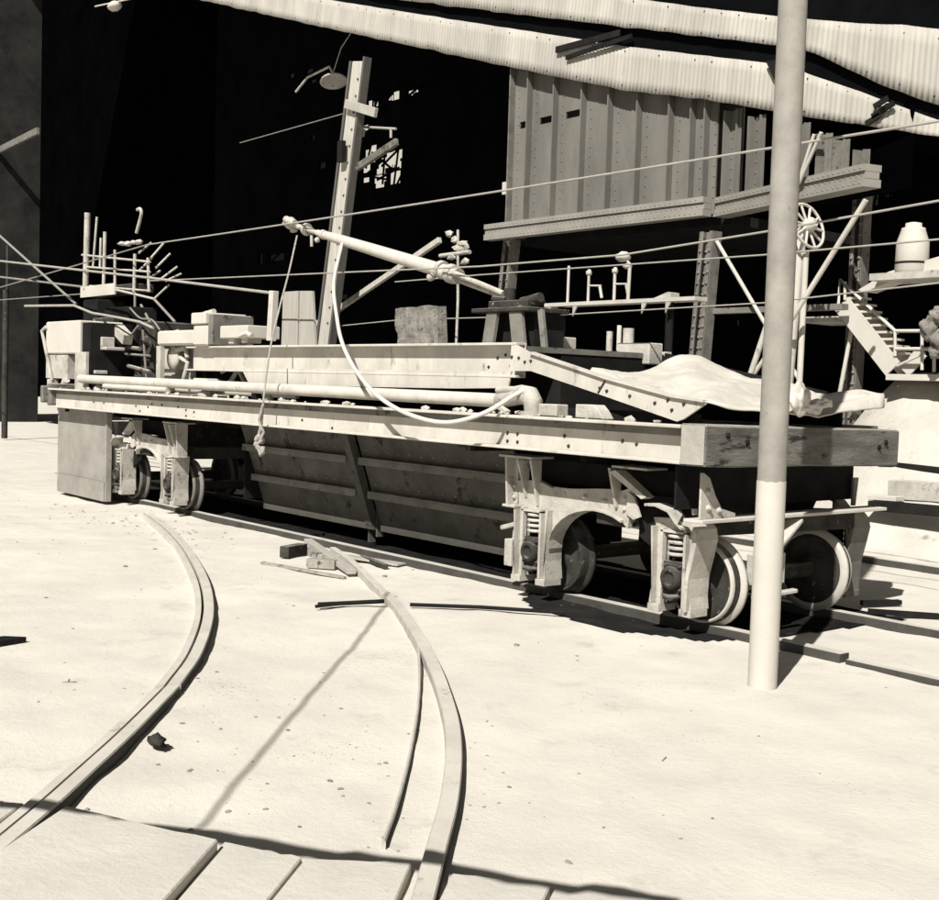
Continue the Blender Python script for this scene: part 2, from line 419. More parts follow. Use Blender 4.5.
Lp = [PZ(*p, RT) for p in [(150, 512), (168, 525), (187, 545), (204, 575), (209, 608), (197, 647), (174, 680)]]
Lq = [PZ(*p, RT) for p in [(173.4, 681), (131, 723), (89, 761), (49, 797), (-3, 840), (-60, 885)]]
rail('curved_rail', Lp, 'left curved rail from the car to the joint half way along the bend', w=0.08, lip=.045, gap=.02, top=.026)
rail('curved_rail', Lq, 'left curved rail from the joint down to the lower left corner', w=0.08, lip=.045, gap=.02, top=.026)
Rp = [PZ(*p, RT) for p in [(333, 545), (352, 558), (384, 588)]]
Rq = [PZ(*p, RT) for p in [(385.5, 589.5), (401, 605), (429, 650), (448, 700), (454, 740), (450, 790), (437, 840), (422, 895), (407, 940)]]
rail('curved_rail', Rp, 'short piece of curved rail ending at the dark bar, beside the wood scraps', w=0.065, top=.03)
rail('curved_rail', Rq, 'right curved rail sweeping from the dark bar down past the plank ends', w=0.085, top=.03)
Gp = [PZ(*p, RT) for p in [(419, 642), (420, 665), (418, 700), (410, 745), (398, 790), (384, 830)]]
rail('guard_rail', Gp, 'half buried guard rail inside the right curved rail', w=0.018, top=.008, mats=('rail_side', 'rail_side'))

# switch: thin dark bars across the right curve, crossing timber ends
b = MB(); q = [PZ(318, 605, 0), PZ(384, 603.5, 0)]
b.tube([q[0] + V((0, 0, .005)), q[1] + V((0, 0, .02))], .018, 8); b.tube([q[0] + V((.04, -.05, .0)), q[0].lerp(q[1], .5) + V((0, -.02, .015))], .014, 8)
props(b.build('dark_bar', 'dark', base=q[0]), 'dark bar lying left of the right curved rail', 'bar', 'dark bars at the switch')
b = MB(); q = [PZ(410, 605.5, 0), PZ(480, 608, 0), PZ(565, 613.5, 0)]
b.tube([p + V((0, 0, .008)) for p in q], .016, 8)
props(b.build('dark_bar', 'dark', base=q[1]), 'long thin dark bar lying right of the right curved rail', 'bar', 'dark bars at the switch')

# planks of the level crossing, nearest the camera; far ends throw the dark line
PZt = 0.03


def plank(pxs, label, z=PZt, h=0.10, seed=0):
    pts = [PZ(*p, z) for p in pxs]
    # subdivide far edge (first two points) for a ragged end
    a, c, d, e = pts
    far = [a.lerp(c, k / 8) + V((noise.noise(V((seed, k * .9, 0))) * .02, noise.noise(V((seed, k * .9, 5))) * .012, 0)) for k in range(9)]
    poly = far + [d, e]
    b = MB(); b.hexa([V((p.x, p.y, z - h)) for p in poly], [V((p.x, p.y, z + .006 * noise.noise(V((p.x * 2, p.y * 2, seed))))) for p in poly])
    o = b.build('crossing_plank', 'sleeper', base=V((a.x, a.y, z - h)), bevel=0.006)
    return props(o, label, 'plank', 'planks of the level crossing')


plank([(66, 806), (217, 838), (110, 960), (-120, 930)], 'wide dusty crossing plank right beside the left curved rail at the bottom edge', seed=1, z=.05)
plank([(-20, 800), (24, 803), (-160, 930), (-260, 900)], 'crossing plank outside the left curved rail at the left edge', seed=2, z=.0)
plank([(224, 841), (302, 856), (219, 960), (126, 960)], 'crossing plank whose long side edge throws a dark slanting line', seed=3, z=.004)
plank([(305, 857), (411, 862), (370, 960), (222, 960)], 'crossing plank up against the left side of the right curved rail', seed=4, z=.01)
plank([(452, 872), (552, 884), (500, 990), (395, 990)], 'crossing plank right of the right curved rail', seed=5, z=.008)
plank([(556, 884), (668, 897), (640, 1000), (505, 990)], 'outermost crossing plank at the right end of the row', seed=6, z=.0)

# scraps beside the switch


def scrap(kind, a, c, w, h, label, m='scrap', z=0.0):
    p, q = PZ(*a, z), PZ(*c, z); p.z = gh(p.x, p.y) + h * .6 + z; q.z = gh(q.x, q.y) + h * .6 + z * .4
    b = MB(); b.beam(p, q, w, h)
    return props(b.build(kind, m, base=(p + q) / 2, bevel=.004), label, 'scrap', 'scraps left by the switch')


scrap('wood_scrap', (308, 540), (352, 566), .09, .05, 'pale board lying slantwise across the near rail', 'board', .06)
scrap('wood_scrap', (284, 556), (303, 552), .11, .12, 'dark chunk of timber leftmost in the scrap heap', 'grime_shade')
scrap('wood_scrap', (300, 548), (330, 560), .08, .07, 'rough stick in the middle of the scrap heap')
scrap('wood_scrap', (308, 563), (336, 565), .09, .09, 'short broken block below the rough stick')
scrap('wood_scrap', (262, 560), (345, 574), .05, .025, 'long thin lath below the scrap heap')
scrap('wood_scrap', (362, 556), (386, 566), .05, .05, 'dark short stick by the rail right of the slanting board', 'grime_shade')
scrap('wood_scrap', (340, 552), (402, 560), .16, .02, 'flat pale plate of wood lying along the near rail', 'board', .03)
b = MB(); c = PZ(157, 741, 0); b.blob(c + V((0, 0, .0)), .045, (1.2, 1, .75), .7, 3, 2)
props(b.build('rock', 'stone', base=c), 'small dark rock on the sand between the curved rails', 'rock')
b = MB(); c = PZ(-6, 640, 0)
b.hexa([c + V((-.12, -.2, -.03)), c + V((.12, -.2, -.03)), c + V((.05, .2, -.03)), c + V((-.1, .1, -.03))], [c + V((-.12, -.2, -.005)), c + V((.12, -.2, -.005)), c + V((.05, .2, .01)), c + V((-.1, .1, .0))])
props(b.build('shadow_sheet', 'dark', base=c), 'dark flat sheet standing in for a shadow at the left edge of the sand', 'scrap')  # flat dark sheet laid in place of a cast shadow

# ------------------------------------------------------------------ the rail car
CX0, CX1 = -18.3, -5.72
YS = 6.70                        # near side of sills
YE = 9.28                        # far side
car = thing('rail_car', 'long dusty iron rail car with riveted sills, hung hopper and cast trucks', 'rail car', (-12, 8.07, 0))


def channel(name, x0, x1, z0, z1, y_out, depth, parent, m, bolts=(), t=0.018, sgn=1):
    """rolled channel, flanges pointing out of its web"""
    b = MB()
    b.box((x0, y_out + sgn * (depth), z0), (x1, y_out + sgn * (depth + t), z1))          # web
    b.box((x0, y_out, z1 - t * 1.3), (x1, y_out + sgn * (depth - .002), z1 + .001))
    b.box((x0, y_out + sgn * .006, z0 - .001), (x1, y_out + sgn * (depth - .002), z0 + t * 1.2))
    b.mi = 1
    for x, z in bolts: b.rivet((x, y_out + sgn * depth, z), (0, -sgn, 0), .018, .014)
    return b.build(name, [m, 'grime_shade'], parent, bevel=.004)


bl = []
for px, py in [(92, 402), (102, 403), (134, 406), (146, 407), (150, 404), (160, 405), (138, 411), (176, 407), (184, 410), (192, 412), (184, 416), (192, 418),
               (562, 436), (566, 446), (505, 433), (515, 434), (505, 441), (515, 442), (620, 441), (634, 444), (300, 420), (330, 428)]:
    p = PY(px, py, YS + .1); bl.append((p.x, p.z))
channel('side_sill', CX0, CX1 - .01, 1.30, 1.585, YS, .13, car, 'dusty', bl)
channel('side_sill', CX0, CX1 - .01, 1.30, 1.585, YE, .105, car, 'dusty', (), sgn=-1)
b = MB(); b.box((CX0 - .16, YS + .05, 1.32), (CX0 - .003, YE - .05, 1.66)); b.box((CX0 - .26, YS - .02, 1.36), (CX0 - .163, YS + .3, 1.62))
b.build('end_beam', 'timber', car, bevel=.015)
b = MB(); b.box((CX0 + .01, YS + .128, 1.50), (CX1 - .02, YE - .128, 1.565)); b.build('deck', 'plate', car)
# dust and lumps on the sill top
b = MB()
for k in range(60):
    x = random.uniform(CX0 + .3, CX1 - .3); y = random.uniform(YS + .03, YS + .25); r = random.choice((.012, .018, .025, .04))
    b.blob((x, y, 1.587 + r * .3), r, (1.5, 1, .7), .6, k, 1)
props(b.build('spilled_lumps', 'cast', car), kind='stuff')

# buffer timber across the end
b = MB(); n = 14; rows = []
x0, x1, z0, z1, ya, yb = CX1, CX1 + .235, 1.295, 1.60, 6.69, 9.22
for i in range(n + 1):
    y = ya + (yb - ya) * i / n; e = lambda k: .010 * noise.noise(V((y * 2.1, k * 7.7, 0))); dz = -.035 * i / n
    rows.append([b.bm.verts.new((x0, y + e(9), z0 + e(1) + dz)), b.bm.verts.new((x1 + e(2), y + e(8), z0 + e(3) * 1.8 + dz)), b.bm.verts.new((x1 + e(4), y + e(7), z1 + e(5) * 1.2 + dz)), b.bm.verts.new((x0, y + e(6), z1 + e(6) + dz))])
for i in range(n):
    for k in range(4): b._f([rows[i][k], rows[i][(k + 1) % 4], rows[i + 1][(k + 1) % 4], rows[i + 1][k]])
b.mi = 1; b._f(rows[0]); b._f(rows[-1][::-1])
bt = b.build('buffer_timber', ['timber', 'timber_end'], car, bevel=.012)
for y, z in [(6.93, 1.52), (7.16, 1.47), (8.9, 1.42), (9.0, 1.46)]:
    b = MB(); b.lathe([(0, .022), (.008, .022), (.012, .01), (.018, .01)], (x1 + .004, y, z), (1, 0, 0), 10); b.build('bolt_head', 'dark', bt)
# end plate, step board, bracket below the timber
b = MB(); b.box((CX1 - .16, YS + .14, .95), (CX1 - .14, YE - .14, 1.28)); b.build('end_plate', 'dark', car)
b = MB(); b.box((CX1 - .05, YS + .12, .872), (CX1 + .13, YE - .03, .898)); b.build('step_board', 'dusty', car, bevel=.004)
b = MB(); b.prism([(6.86, .90), (7.26, .90), (7.26, .93), (7.10, .97), (7.02, 1.07), (6.95, 1.20), (6.88, 1.24), (6.86, 1.24)], CX1 + .06, CX1 + .08, 'X')
for y, z in [(6.93, 1.1), (6.94, .98), (7.06, .96)]: b.lathe([(0, .026), (.01, .026), (.014, .012), (.03, .012)], (CX1 + .08, y, z), (1, 0, 0), 8)
b.build('step_bracket', 'cast', car)

# hopper slung between the trucks, in the shade of the deck
HX0, HX1, HXM = -13.55, -8.35, PY(364, 480, 7.6).x


def hop_y(z): return 7.40 + (1.30 - z) * 0.36


for hx0, hx1 in ((HX0, HXM - .09), (HXM + .09, HX1)):
    b = MB()
    zs = [1.30, 1.0, .72, .46, .24]
    for z0_, z1_ in zip(zs[1:], zs[:-1]):
        y0_, y1_ = hop_y(z0_), hop_y(z1_)
        b.hexa([(hx0, y0_, z0_), (hx1, y0_, z0_), (hx1, y0_ + .03, z0_), (hx0, y0_ + .03, z0_)], [(hx0, y1_, z1_ - .001), (hx1, y1_, z1_ - .001), (hx1, y1_ + .03, z1_ - .001), (hx0, y1_ + .03, z1_ - .001)])
    hp = b.build('hopper_side', 'hopper', car)
    for zl in (.98, .60):
        b = MB(); y = hop_y(zl)
        b.box((hx0 + .03, y - .085, zl), (hx1 - .03, y - .004, zl + .02)); b.box((hx0 + .03, y - .085, zl - .06), (hx1 - .03, y - .068, zl - .002))
        x = hx0 + .12
        while x < hx1 - .08: b.rivet((x, y - .03, zl + .10), (0, -1, .3), .02, .02); x += .2
        b.build('angle_iron', 'plate', hp)
    b = MB(); b.box((hx0 + .02, hop_y(.24) - .02, .165), (hx1 - .02, hop_y(.24) + .1, .235)); b.build('bottom_strip', 'dusty', hp, bevel=.004)
b = MB(); b.hexa([(HXM - .06, hop_y(.2) - .10, .18), (HXM + .06, hop_y(.2) - .10, .18), (HXM + .06, hop_y(.2), .18), (HXM - .06, hop_y(.2), .18)],
                 [(HXM - .06, hop_y(1.3) - .10, 1.29), (HXM + .06, hop_y(1.3) - .10, 1.29), (HXM + .06, hop_y(1.3), 1.29), (HXM - .06, hop_y(1.3), 1.29)])
b.box((HXM - .09, hop_y(.2) - .06, .02), (HXM - .065, hop_y(.2) + .03, .5)); b.box((HXM + .065, hop_y(.2) - .06, .10), (HXM + .085, hop_y(.2) + .03, .5))
b.build('hopper_post', 'hopper', car)
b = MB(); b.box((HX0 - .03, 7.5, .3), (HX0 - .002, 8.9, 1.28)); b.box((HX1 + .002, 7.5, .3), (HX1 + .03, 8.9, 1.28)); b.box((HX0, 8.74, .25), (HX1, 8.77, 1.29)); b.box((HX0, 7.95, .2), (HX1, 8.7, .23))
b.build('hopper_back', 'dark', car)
b = MB(); p = PY(512, 545, 7.15); b.box((p.x - .05, 7.1, .22), (p.x + .05, 7.2, .46)); b.beam((p.x - .12, 7.13, .55), (p.x + .06, 7.13, .6), .05, .04); b.tube([(p.x + .02, 7.15, .46), (p.x + .04, 7.15, .72)], .015); b.box((p.x + .09, 7.12, .2), (p.x + .14, 7.18, .36))
b.build('brake_shoe_hanger', 'cast', car, bevel=.006)

# trucks ----------------------------------------------------------------
WR = 0.325; WZ = SR + WR


def ring_z(cx, cz, r, a0, a1, n): return [(cx + r * math.cos(rad(a0 + (a1 - a0) * k / n)), cz + r * math.sin(rad(a0 + (a1 - a0) * k / n))) for k in range(n + 1)]


def make_truck(xa, xb, yf, parent, sgn=1, m='cast'):
    """cast side frame in the XZ plane, axles at xa < xb; outer face at yf, sgn +1 when it faces the camera side"""
    y0, y1 = yf, yf + sgn * .05
    b = MB(); d = MB()
    xm = (xa + xb) / 2
    lw, gw = .085, .115        # pedestal leg width, half gap

    def fin(x, z0, z1, o0, o1):         # upright web standing out of the frame, o0 deep at its foot and o1 at its top
        b.hexa([(x - .012, y0 - sgn * o0, z0), (x + .012, y0 - sgn * o0, z0), (x + .012, y0 + sgn * .02, z0), (x - .012, y0 + sgn * .02, z0)],
               [(x - .012, y0 - sgn * o1, z1), (x + .012, y0 - sgn * o1, z1), (x + .012, y0 + sgn * .02, z1), (x - .012, y0 + sgn * .02, z1)])
    for xc, zt in ((xa, 1.0), (xb, .84)):
        for s in (-1, 1):
            xi, xo = xc + s * gw, xc + s * (gw + lw)
            b.prism([(xi, .16), (xo + s * .01, .16), (xo - s * .01, .32), (xo, .66), (xo + s * .02, .80), (xi, .80)], y0, y1)
            b.box((min(xi, xo) - .015, y0 - sgn * .07, .125), (max(xi, xo) + .015, y1 + sgn * .08, .178))
            b.box((xi - .012, y0 - sgn * .05, .18), (xi + .012, y0 - sgn * .001, .78))
            b.prism([(xo - s * .012, .18), (xo + s * .012, .18), (xo - s * .01, .34), (xo + s * .02, .78), (xo - s * .005, .78)], y0 - sgn * .06, y1 + sgn * .10)
        b.prism([(xc - gw - lw - .01, .752), (xc + gw + lw + .01, .752), (xc + gw + lw + .03, zt - .04), (xc + .02, zt + .02), (xc - gw - lw - .05, zt)], y0 + sgn * .003, y1)
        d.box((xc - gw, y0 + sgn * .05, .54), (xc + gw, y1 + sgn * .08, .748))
        b.box((xc - gw - .012, y0 - sgn * .05, .745), (xc + gw + .012, y0 + sgn * .002, .762))
    # arch: the casting proper runs from the first pedestal to a little past the middle
    ra = (xb - xa) / 2 - gw - lw - .015; N = 16; xe = xm + .27
    arc = [(xm - .05 + (ra - .05) * math.cos(math.pi - math.pi * k / N), .46 + .38 * math.sin(math.pi * k / N)) for k in range(N + 1)]
    for (xA, zA), (xB, zB) in zip(arc[:-1], arc[1:]):
        if xB > xe: break
        top = lambda x: 1.0 - .02 * math.sin((x - xa) * 5)
        b.prism([(xA, zA), (xA, top(xA)), (xB, top(xB)), (xB, zB)], y0 + sgn * .002, y1 - sgn * .002)
        b.hexa([(xA, y0 - sgn * .045, zA - .012), (xB, y0 - sgn * .045, zB - .012), (xB, y1 + sgn * .08, zB - .012), (xA, y1 + sgn * .08, zA - .012)],
               [(xA, y0 - sgn * .045, zA + .008), (xB, y0 - sgn * .045, zB + .008), (xB, y1 + sgn * .08, zB + .008), (xA, y1 + sgn * .08, zA + .008)])
    b.prism([(xe - .10, .80), (xe + .02, .72), (xe + .06, 1.06), (xe - .10, 1.0)], y0 - sgn * .004, y1)
    # fins, flange tables and the slanting flange over the dark far half
    fin(xa - gw - lw - .10, .76, 1.205, .07, .10); fin(xa - gw - .01, .86, 1.19, .01, .12); fin(xa + .03, .80, 1.20, .01, .11); fin(xe - .10, .88, 1.20, .03, .12)
    b.box((xa - gw - lw - .17, y0 - sgn * .12, 1.206), (xa + gw - .06, y1 + sgn * .10, 1.226))
    b.box((xa - gw - lw - .11, y0 + sgn * .004, .79), (xa - gw - lw - .045, y1 + sgn * .02, 1.2))
    b.box((xa - gw - lw - .15, y0 - sgn * .08, .765), (xa - gw - lw + .01, y1, .786))
    b.box((xe - .08, y0 - sgn * .11, 1.206), (xe + .30, y1 + sgn * .08, 1.224))
    b.hexa([(xe - .10, y0 - sgn * .12, 1.17), (xe - .03, y0 - sgn * .12, 1.19), (xe - .03, y0, 1.19), (xe - .10, y0, 1.17)],
           [(xe + .24, y0 - sgn * .10, .98), (xe + .29, y0 - sgn * .10, 1.0), (xe + .29, y0, 1.0), (xe + .24, y0, .98)])
    b.prism([(xe + .03, 1.02), (xe + .10, .98), (xe + .17, .83), (xe + .10, .80), (xe + .02, .84)], y0 - sgn * .006, y0 - sgn * .03)
    # dark web behind frame head and far arch half, colour standing in for shade
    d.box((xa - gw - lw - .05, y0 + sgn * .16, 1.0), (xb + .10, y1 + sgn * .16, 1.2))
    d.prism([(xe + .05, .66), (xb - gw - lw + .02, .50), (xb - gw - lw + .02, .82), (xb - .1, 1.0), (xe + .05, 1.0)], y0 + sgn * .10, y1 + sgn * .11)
    # tongue flange over the end pedestal, and the curled end of the frame
    b.hexa([(xb - gw - .12, y0 - sgn * .13, .935), (xb - gw - .02, y0 - sgn * .13, .94), (xb - gw - .02, y0 + sgn * .02, .94), (xb - gw - .12, y0 + sgn * .02, .935)],
           [(xb - gw - .12, y0 - sgn * .13, .955), (xb - gw - .02, y0 - sgn * .13, .965), (xb - gw - .02, y0 + sgn * .02, .965), (xb - gw - .12, y0 + sgn * .02, .955)])
    tg = [(xb - gw - .02, .955), (xb - .0, .92), (xb + .08, .84), (xb + .14, .80)]
    for (xA, zA), (xB, zB) in zip(tg[:-1], tg[1:]):
        b.hexa([(xA, y0 - sgn * .13, zA - .012), (xB, y0 - sgn * .13, zB - .012), (xB, y0 + sgn * .02, zB - .012), (xA, y0 + sgn * .02, zA - .012)],
               [(xA, y0 - sgn * .13, zA + .008), (xB, y0 - sgn * .13, zB + .008), (xB, y0 + sgn * .02, zB + .008), (xA, y0 + sgn * .02, zA + .008)])
    fin(xb - .02, .80, .93, .01, .08); fin(xb + .16, .90, 1.14, .02, .05)
    xo = xb + gw + lw
    for s, x in ((1, xo),):
        cv = [(x - .03, .17), (x - .005, .17), (x + .005, .42), (x + .05, .60), (x + .075, .72), (x + .06, .80), (x + .01, .845), (x - .10, .85), (x - .10, .825), (x - .01, .815), (x + .025, .78), (x + .035, .71), (x + .005, .6), (x - .03, .42)]
        for (p0, p1, q1, q0) in ((cv[1], cv[2], cv[13], cv[0]), (cv[2], cv[3], cv[12], cv[13]), (cv[3], cv[4], cv[11], cv[12]), (cv[4], cv[5], cv[10], cv[11]), (cv[5], cv[6], cv[9], cv[10]), (cv[6], cv[7], cv[8], cv[9])):
            b.prism([p0, p1, q1, q0], y0 - sgn * .10, y1 + sgn * .10)
    for x, z in ((xe - .02, .96), (xe - .02, .87), (xm - .2, .93), (xa - gw - lw - .075, .95), (xa - gw - lw - .075, .85)):
        b.lathe([(0, .02), (.01, .02), (.014, .01), (.024, .01)], (x, y0 - sgn * .002, z), (0, -sgn, 0), 8)
    b.box((xm - .02, y0 - sgn * .012, .915), (xm + .06, y0 - sgn * .001, .925))
    fr = b.build('truck_frame', m, parent, bevel=.012)
    d.build('shade_web', 'dark', fr)
    for xc in (xa, xb):
        s_ = MB()
        for k in range(4):
            z = .565 + k * .046
            s_.lathe([(0, .055), (.006, .088), (.024, .088), (.030, .055)], (xc, y0 + sgn * .03, z), (0, 0, 1), 16)
        s_.build('spring', 'cast', fr)
        j = MB()
        j.box((xc - gw + .014, y0 - sgn * .03, .27), (xc + gw - .014, y1 + sgn * .14, .525))
        j.lathe([(0, .095), (.05, .09), (.06, .07), (.062, .055), (.035, .05), (.035, .01)], (xc, y0 - sgn * .03, .40), (0, -sgn, 0), 16)
        for dx, dz in ((-.08, .31), (.08, .31), (-.07, .49), (.07, .49)): j.rivet((xc + dx, y0 - sgn * .03, dz), (0, -sgn, 0), .018, .03)
        j.box((xc - .06, y0 - sgn * .05, .47), (xc + .06, y0 - sgn * .031, .51))
        j.blob((xc, y0 - sgn * .03, .25), .07, (1.3, .9, .4), .8, xc)
        j.build('journal_box', 'grime_shade', fr, bevel=.008)
    return fr


def make_wheels(xc, parent, m='wheel'):
    for yc, s in ((YN, -1), (YF, 1)):      # s points outward
        b = MB()
        b.lathe([(-.062, WR - .03), (-.06, WR + .034), (-.030, WR + .035), (-.018, WR + .010), (-.008, WR + .002)], (xc, yc, WZ), (0, s, 0), 44, False)
        b.lathe([(.052, WR - .004), (.075, WR - .006), (.083, WR - .014), (.083, WR - .026), (.07, WR - .03)], (xc, yc, WZ), (0, s, 0), 44, False)
        b.mi = 1; b.lathe([(-.008, WR + .002), (.052, WR - .004)], (xc, yc, WZ), (0, s, 0), 44, False)
        w = b.build('wheel', [m, 'grime_shade'], parent)
        b = MB(); b.lathe([(-.075, .05), (-.075, .10), (-.03, .12), (-.03, WR - .09), (-.055, WR - .032), (.06, WR - .032), (.03, WR - .09), (.02, .13), (.07, .11), (.09, .10), (.09, .05)], (xc, yc, WZ), (0, s, 0), 36)
        b.build('wheel_disc', 'grime_shade', w)  # dark face colour stands in for the body's shade on the wheels
    b = MB(); b.tube([(xc, YN - .22, WZ), (xc, YF + .22, WZ)], .065, 14); b.build('axle', 'grime_shade', parent)


TR = (-7.58, -5.97)
TL = (-16.5, -14.85)
for xa, xb in (TR, TL):
    MB.flipx = (xa + xb) / 2 if xa < -12 else None
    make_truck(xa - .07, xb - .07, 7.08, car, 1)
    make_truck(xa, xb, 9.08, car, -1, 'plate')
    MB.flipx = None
    make_wheels(xa, car, 'grime_shade' if xa > -12 else 'plate'); make_wheels(xb, car, 'wheel' if xa > -12 else 'plate')  # dark treads on the first axle carry the arch's shade as colour
    b = MB(); b.box(((xa + xb) / 2 - .16, 7.1, .72), ((xa + xb) / 2 + .16, 9.04, .98)); b.box(((xa + xb) / 2 - .3, 7.8, .98), ((xa + xb) / 2 + .3, 8.4, 1.45))
    b.beam((xb + .02, 7.2, .80), (xb + .25, 8.95, .80), .05, .16); b.beam((xa - .2, 7.2, .75), (xa - .2, 8.95, .75), .05, .16)
    b.build('bolster', 'grime_shade', car, bevel=.01)
# brake rigging lit beyond the near end wheel
b = MB(); b.beam((-5.58, 7.62, .62), (-5.66, 8.05, .84), .14, .03, (1, 0, 0)); b.box((-5.7, 7.5, .36), (-5.60, 7.86, .60)); b.beam((-5.62, 7.5, .27), (-5.56, 7.95, .30), .06, .03)
b.build('brake_beam', 'cast', car, bevel=.006)

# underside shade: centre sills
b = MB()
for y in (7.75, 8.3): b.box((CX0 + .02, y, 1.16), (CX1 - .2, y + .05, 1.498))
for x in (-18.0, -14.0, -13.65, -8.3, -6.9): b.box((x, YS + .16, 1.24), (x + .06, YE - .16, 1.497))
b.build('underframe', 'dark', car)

# apron plate at the left end
b = MB(); yA = 6.915
b.box((-18.42, yA, .28), (-16.53, yA + .02, 1.29)); b.box((-18.42, yA - .015, 1.24), (-16.53, yA - .001, 1.29))
ap = b.build('apron_plate', 'apron', car)
b = MB(); b.box((-18.30, yA - .05, .0), (-16.52, yA + .03, .262)); b.box((-18.42, yA - .05, .262), (-16.50, yA + .04, .276)); b.box((-16.515, yA - .03, .0), (-16.49, yA + .06, 1.28))
b.build('apron_sill', 'apron', ap, bevel=.006)

# upper structure -------------------------------------------------------
UX0, UX1 = -14.35, -7.93
ub = []
for px, py in [(488, 367), (510, 366), (497, 358), (505, 355)]:
    p = PY(px, py, 7.14); ub.append((p.x, p.z))
channel('upper_beam', UX0, UX1, 1.905, 2.215, 7.04, .11, car, 'dusty', ub)
channel('upper_beam', UX0, UX1, 1.905, 2.215, 9.10, .085, car, 'dusty', (), sgn=-1)
b = MB(); b.box((UX0 + .02, 7.168, 2.14), (UX1 - .01, 8.992, 2.19)); b.build('upper_deck', 'plate', car)
b = MB(); q = [PY(*p, 7.05) for p in [(241, 368), (511, 371.5), (508, 388), (455, 388.5), (330, 386.2), (248, 382)]]
b.prism([(p.x, p.z) for p in q[::-1]], 7.05, 7.066); b.build('skirt_plate', 'dusty', car)
b = MB(); b.box((UX0 + .1, 7.62, 1.568), (UX1 - .05, 7.66, 2.135)); b.box((UX1 - .05, 7.62, 1.568), (UX1 - .02, 9.0, 2.135))
for x in (-14.2, -12.9, -8.35): b.box((x, 7.2, 1.568), (x + .12, 7.3, 1.90))
b.build('bin_wall', 'dark', car)
# sloping riveted beam at the right
b = MB(); top = [(512, 342.5), (532, 353.5), (608, 379), (674, 397), (706, 402)]; bot = [(706, 404), (684, 419), (677, 421.5), (600, 394.5), (531, 371), (510, 371)]
pt = [PY(*p, 7.05) for p in top]; pb = [PY(*p, 7.05) for p in bot]; allp = [(p.x, p.z) for p in (pt + pb)]
b.prism(allp[::-1], 7.045, 7.065)
for p, q in zip(pt[1:-1], pt[2:]): b.beam(p + V((0, .0, .006)), q + V((0, .0, .006)), .07, .018)
b.mi = 1
for px, py in [(519, 358), (525, 362), (512, 357), (531, 361), (600, 388), (607, 391), (630, 396), (655, 403), (668, 400), (672, 410), (684, 404)]: b.rivet(PY(px, py, 7.044), (0, -1, 0), .016, .014)
q0, q1 = PY(605, 381, 7.04), PY(598, 393, 7.04); b.beam(q0, q1, .012, .012)
b.build('sloping_beam', ['dusty', 'grime_shade'], car)
b = MB(); q = [PY(*p, 9.0) for p in [(560, 346), (692, 358)]]
b.hexa([(-7.9, 8.96, 1.57), (-5.9, 8.96, 1.57), (-5.9, 9.0, 1.57), (-7.9, 9.0, 1.57)], [(-7.9, 8.96, 2.2), (-5.9, 8.96, 1.84), (-5.9, 9.0, 1.84), (-7.9, 9.0, 2.2)])
b.build('chute_back', 'dark', car)
b = MB(); b.box((-7.86, 7.16, 1.568), (-5.95, 7.2, 1.66)); b.build('chute_front', 'dark', car)

# pipes
b = MB(); p0, p1 = V((-17.55, 6.92, 1.745)), V((-8.0, 6.92, 1.70)); b.tube([p0.lerp(p1, k / 12) + V((0, 0, .006 * noise.noise(V((k, 0, 0))))) for k in range(13)], .062, 14)
pipe = b.build('air_pipe', 'dusty', car)
b = MB(); xe = -7.55
b.tube([(-8.0, 6.92, 1.70), (-7.95, 6.92, 1.72), (xe - .15, 6.92, 1.76), (xe - .04, 6.92, 1.745), (xe, 6.92, 1.70), (xe, 6.92, 1.575)], [.062, .085, .085, .09, .085, .07], 14)
b.tube([(-7.95, 6.86, 1.79), (-7.80, 6.86, 1.80), (-7.68, 6.88, 1.80)], .03, 8); b.beam((-7.95, 6.86, 1.66), (-7.78, 6.84, 1.60), .05, .035)
b.lathe([(-.02, .11), (.02, .11)], (xe, 6.92, 1.60), (0, 0, 1), 14)
b.build('pipe_elbow', 'cast', pipe, bevel=.003)
b = MB(); b.tube([(-16.6, 6.90, 1.655), (-14.55, 6.90, 1.645)], .04, 10); b.tube([(-17.4, 7.3, 1.66), (-12, 7.3, 1.64)], .035, 8); b.build('thin_pipe', 'dusty', car)
b = MB(); b.box((-7.42, 6.86, 1.588), (-7.20, 7.0, 1.69)); b.prism([(-6.98, 1.588), (-6.66, 1.588), (-6.72, 1.66), (-6.77, 1.70), (-6.98, 1.70)], 6.86, 6.99); b.build('deck_block', 'cast', car, bevel=.008)
for k, (px, w) in enumerate(((206, .09), (268, .06), (100, .08), (120, .1))):
    b = MB(); p = PY(px, 395, 7.0); b.blob((p.x, 7.0, 1.60), w, (1.3, 1, .8), .6, k, 2); b.build('coal_lump', 'cast', car)

# machinery at the left of the upper deck


def pbox(b, a, c, y0, y1):
    p, q = PY(*a, y0), PY(*c, y0); b.box((p.x, y0, p.z), (q.x, y1, q.z)); return b


b = MB(); pbox(b, (157, 331), (193, 345), 7.0, 7.6); pbox(b, (193, 325), (206, 346), 6.99, 7.5)
b.tube([PY(158, 333, 7.0) + V((0, .3, 0)), PY(155.5, 337, 7.0) + V((0, .3, 0)), PY(155.5, 346, 7.0) + V((0, .3, 0))], .08, 8)
hs = b.build('motor_housing', 'white', car, bevel=.03)
b = MB(); pbox(b, (191, 313), (205, 324), 6.97, 7.55); b.tube([PY(205, 314, 7.1), PY(214, 311.5, 7.1)], .035, 8); b.build('motor_cap', 'white', hs, bevel=.03)
b = MB(); pbox(b, (206.3, 314), (212, 345), 7.02, 7.6); b.build('motor_side', 'plate', hs, bevel=.01)
b = MB(); pbox(b, (220, 326), (247, 338), 7.05, 7.5); b.tube([PY(240, 336, 7.0), PY(247, 333, 7.0), PY(252, 336, 7.0)], .03, 8)
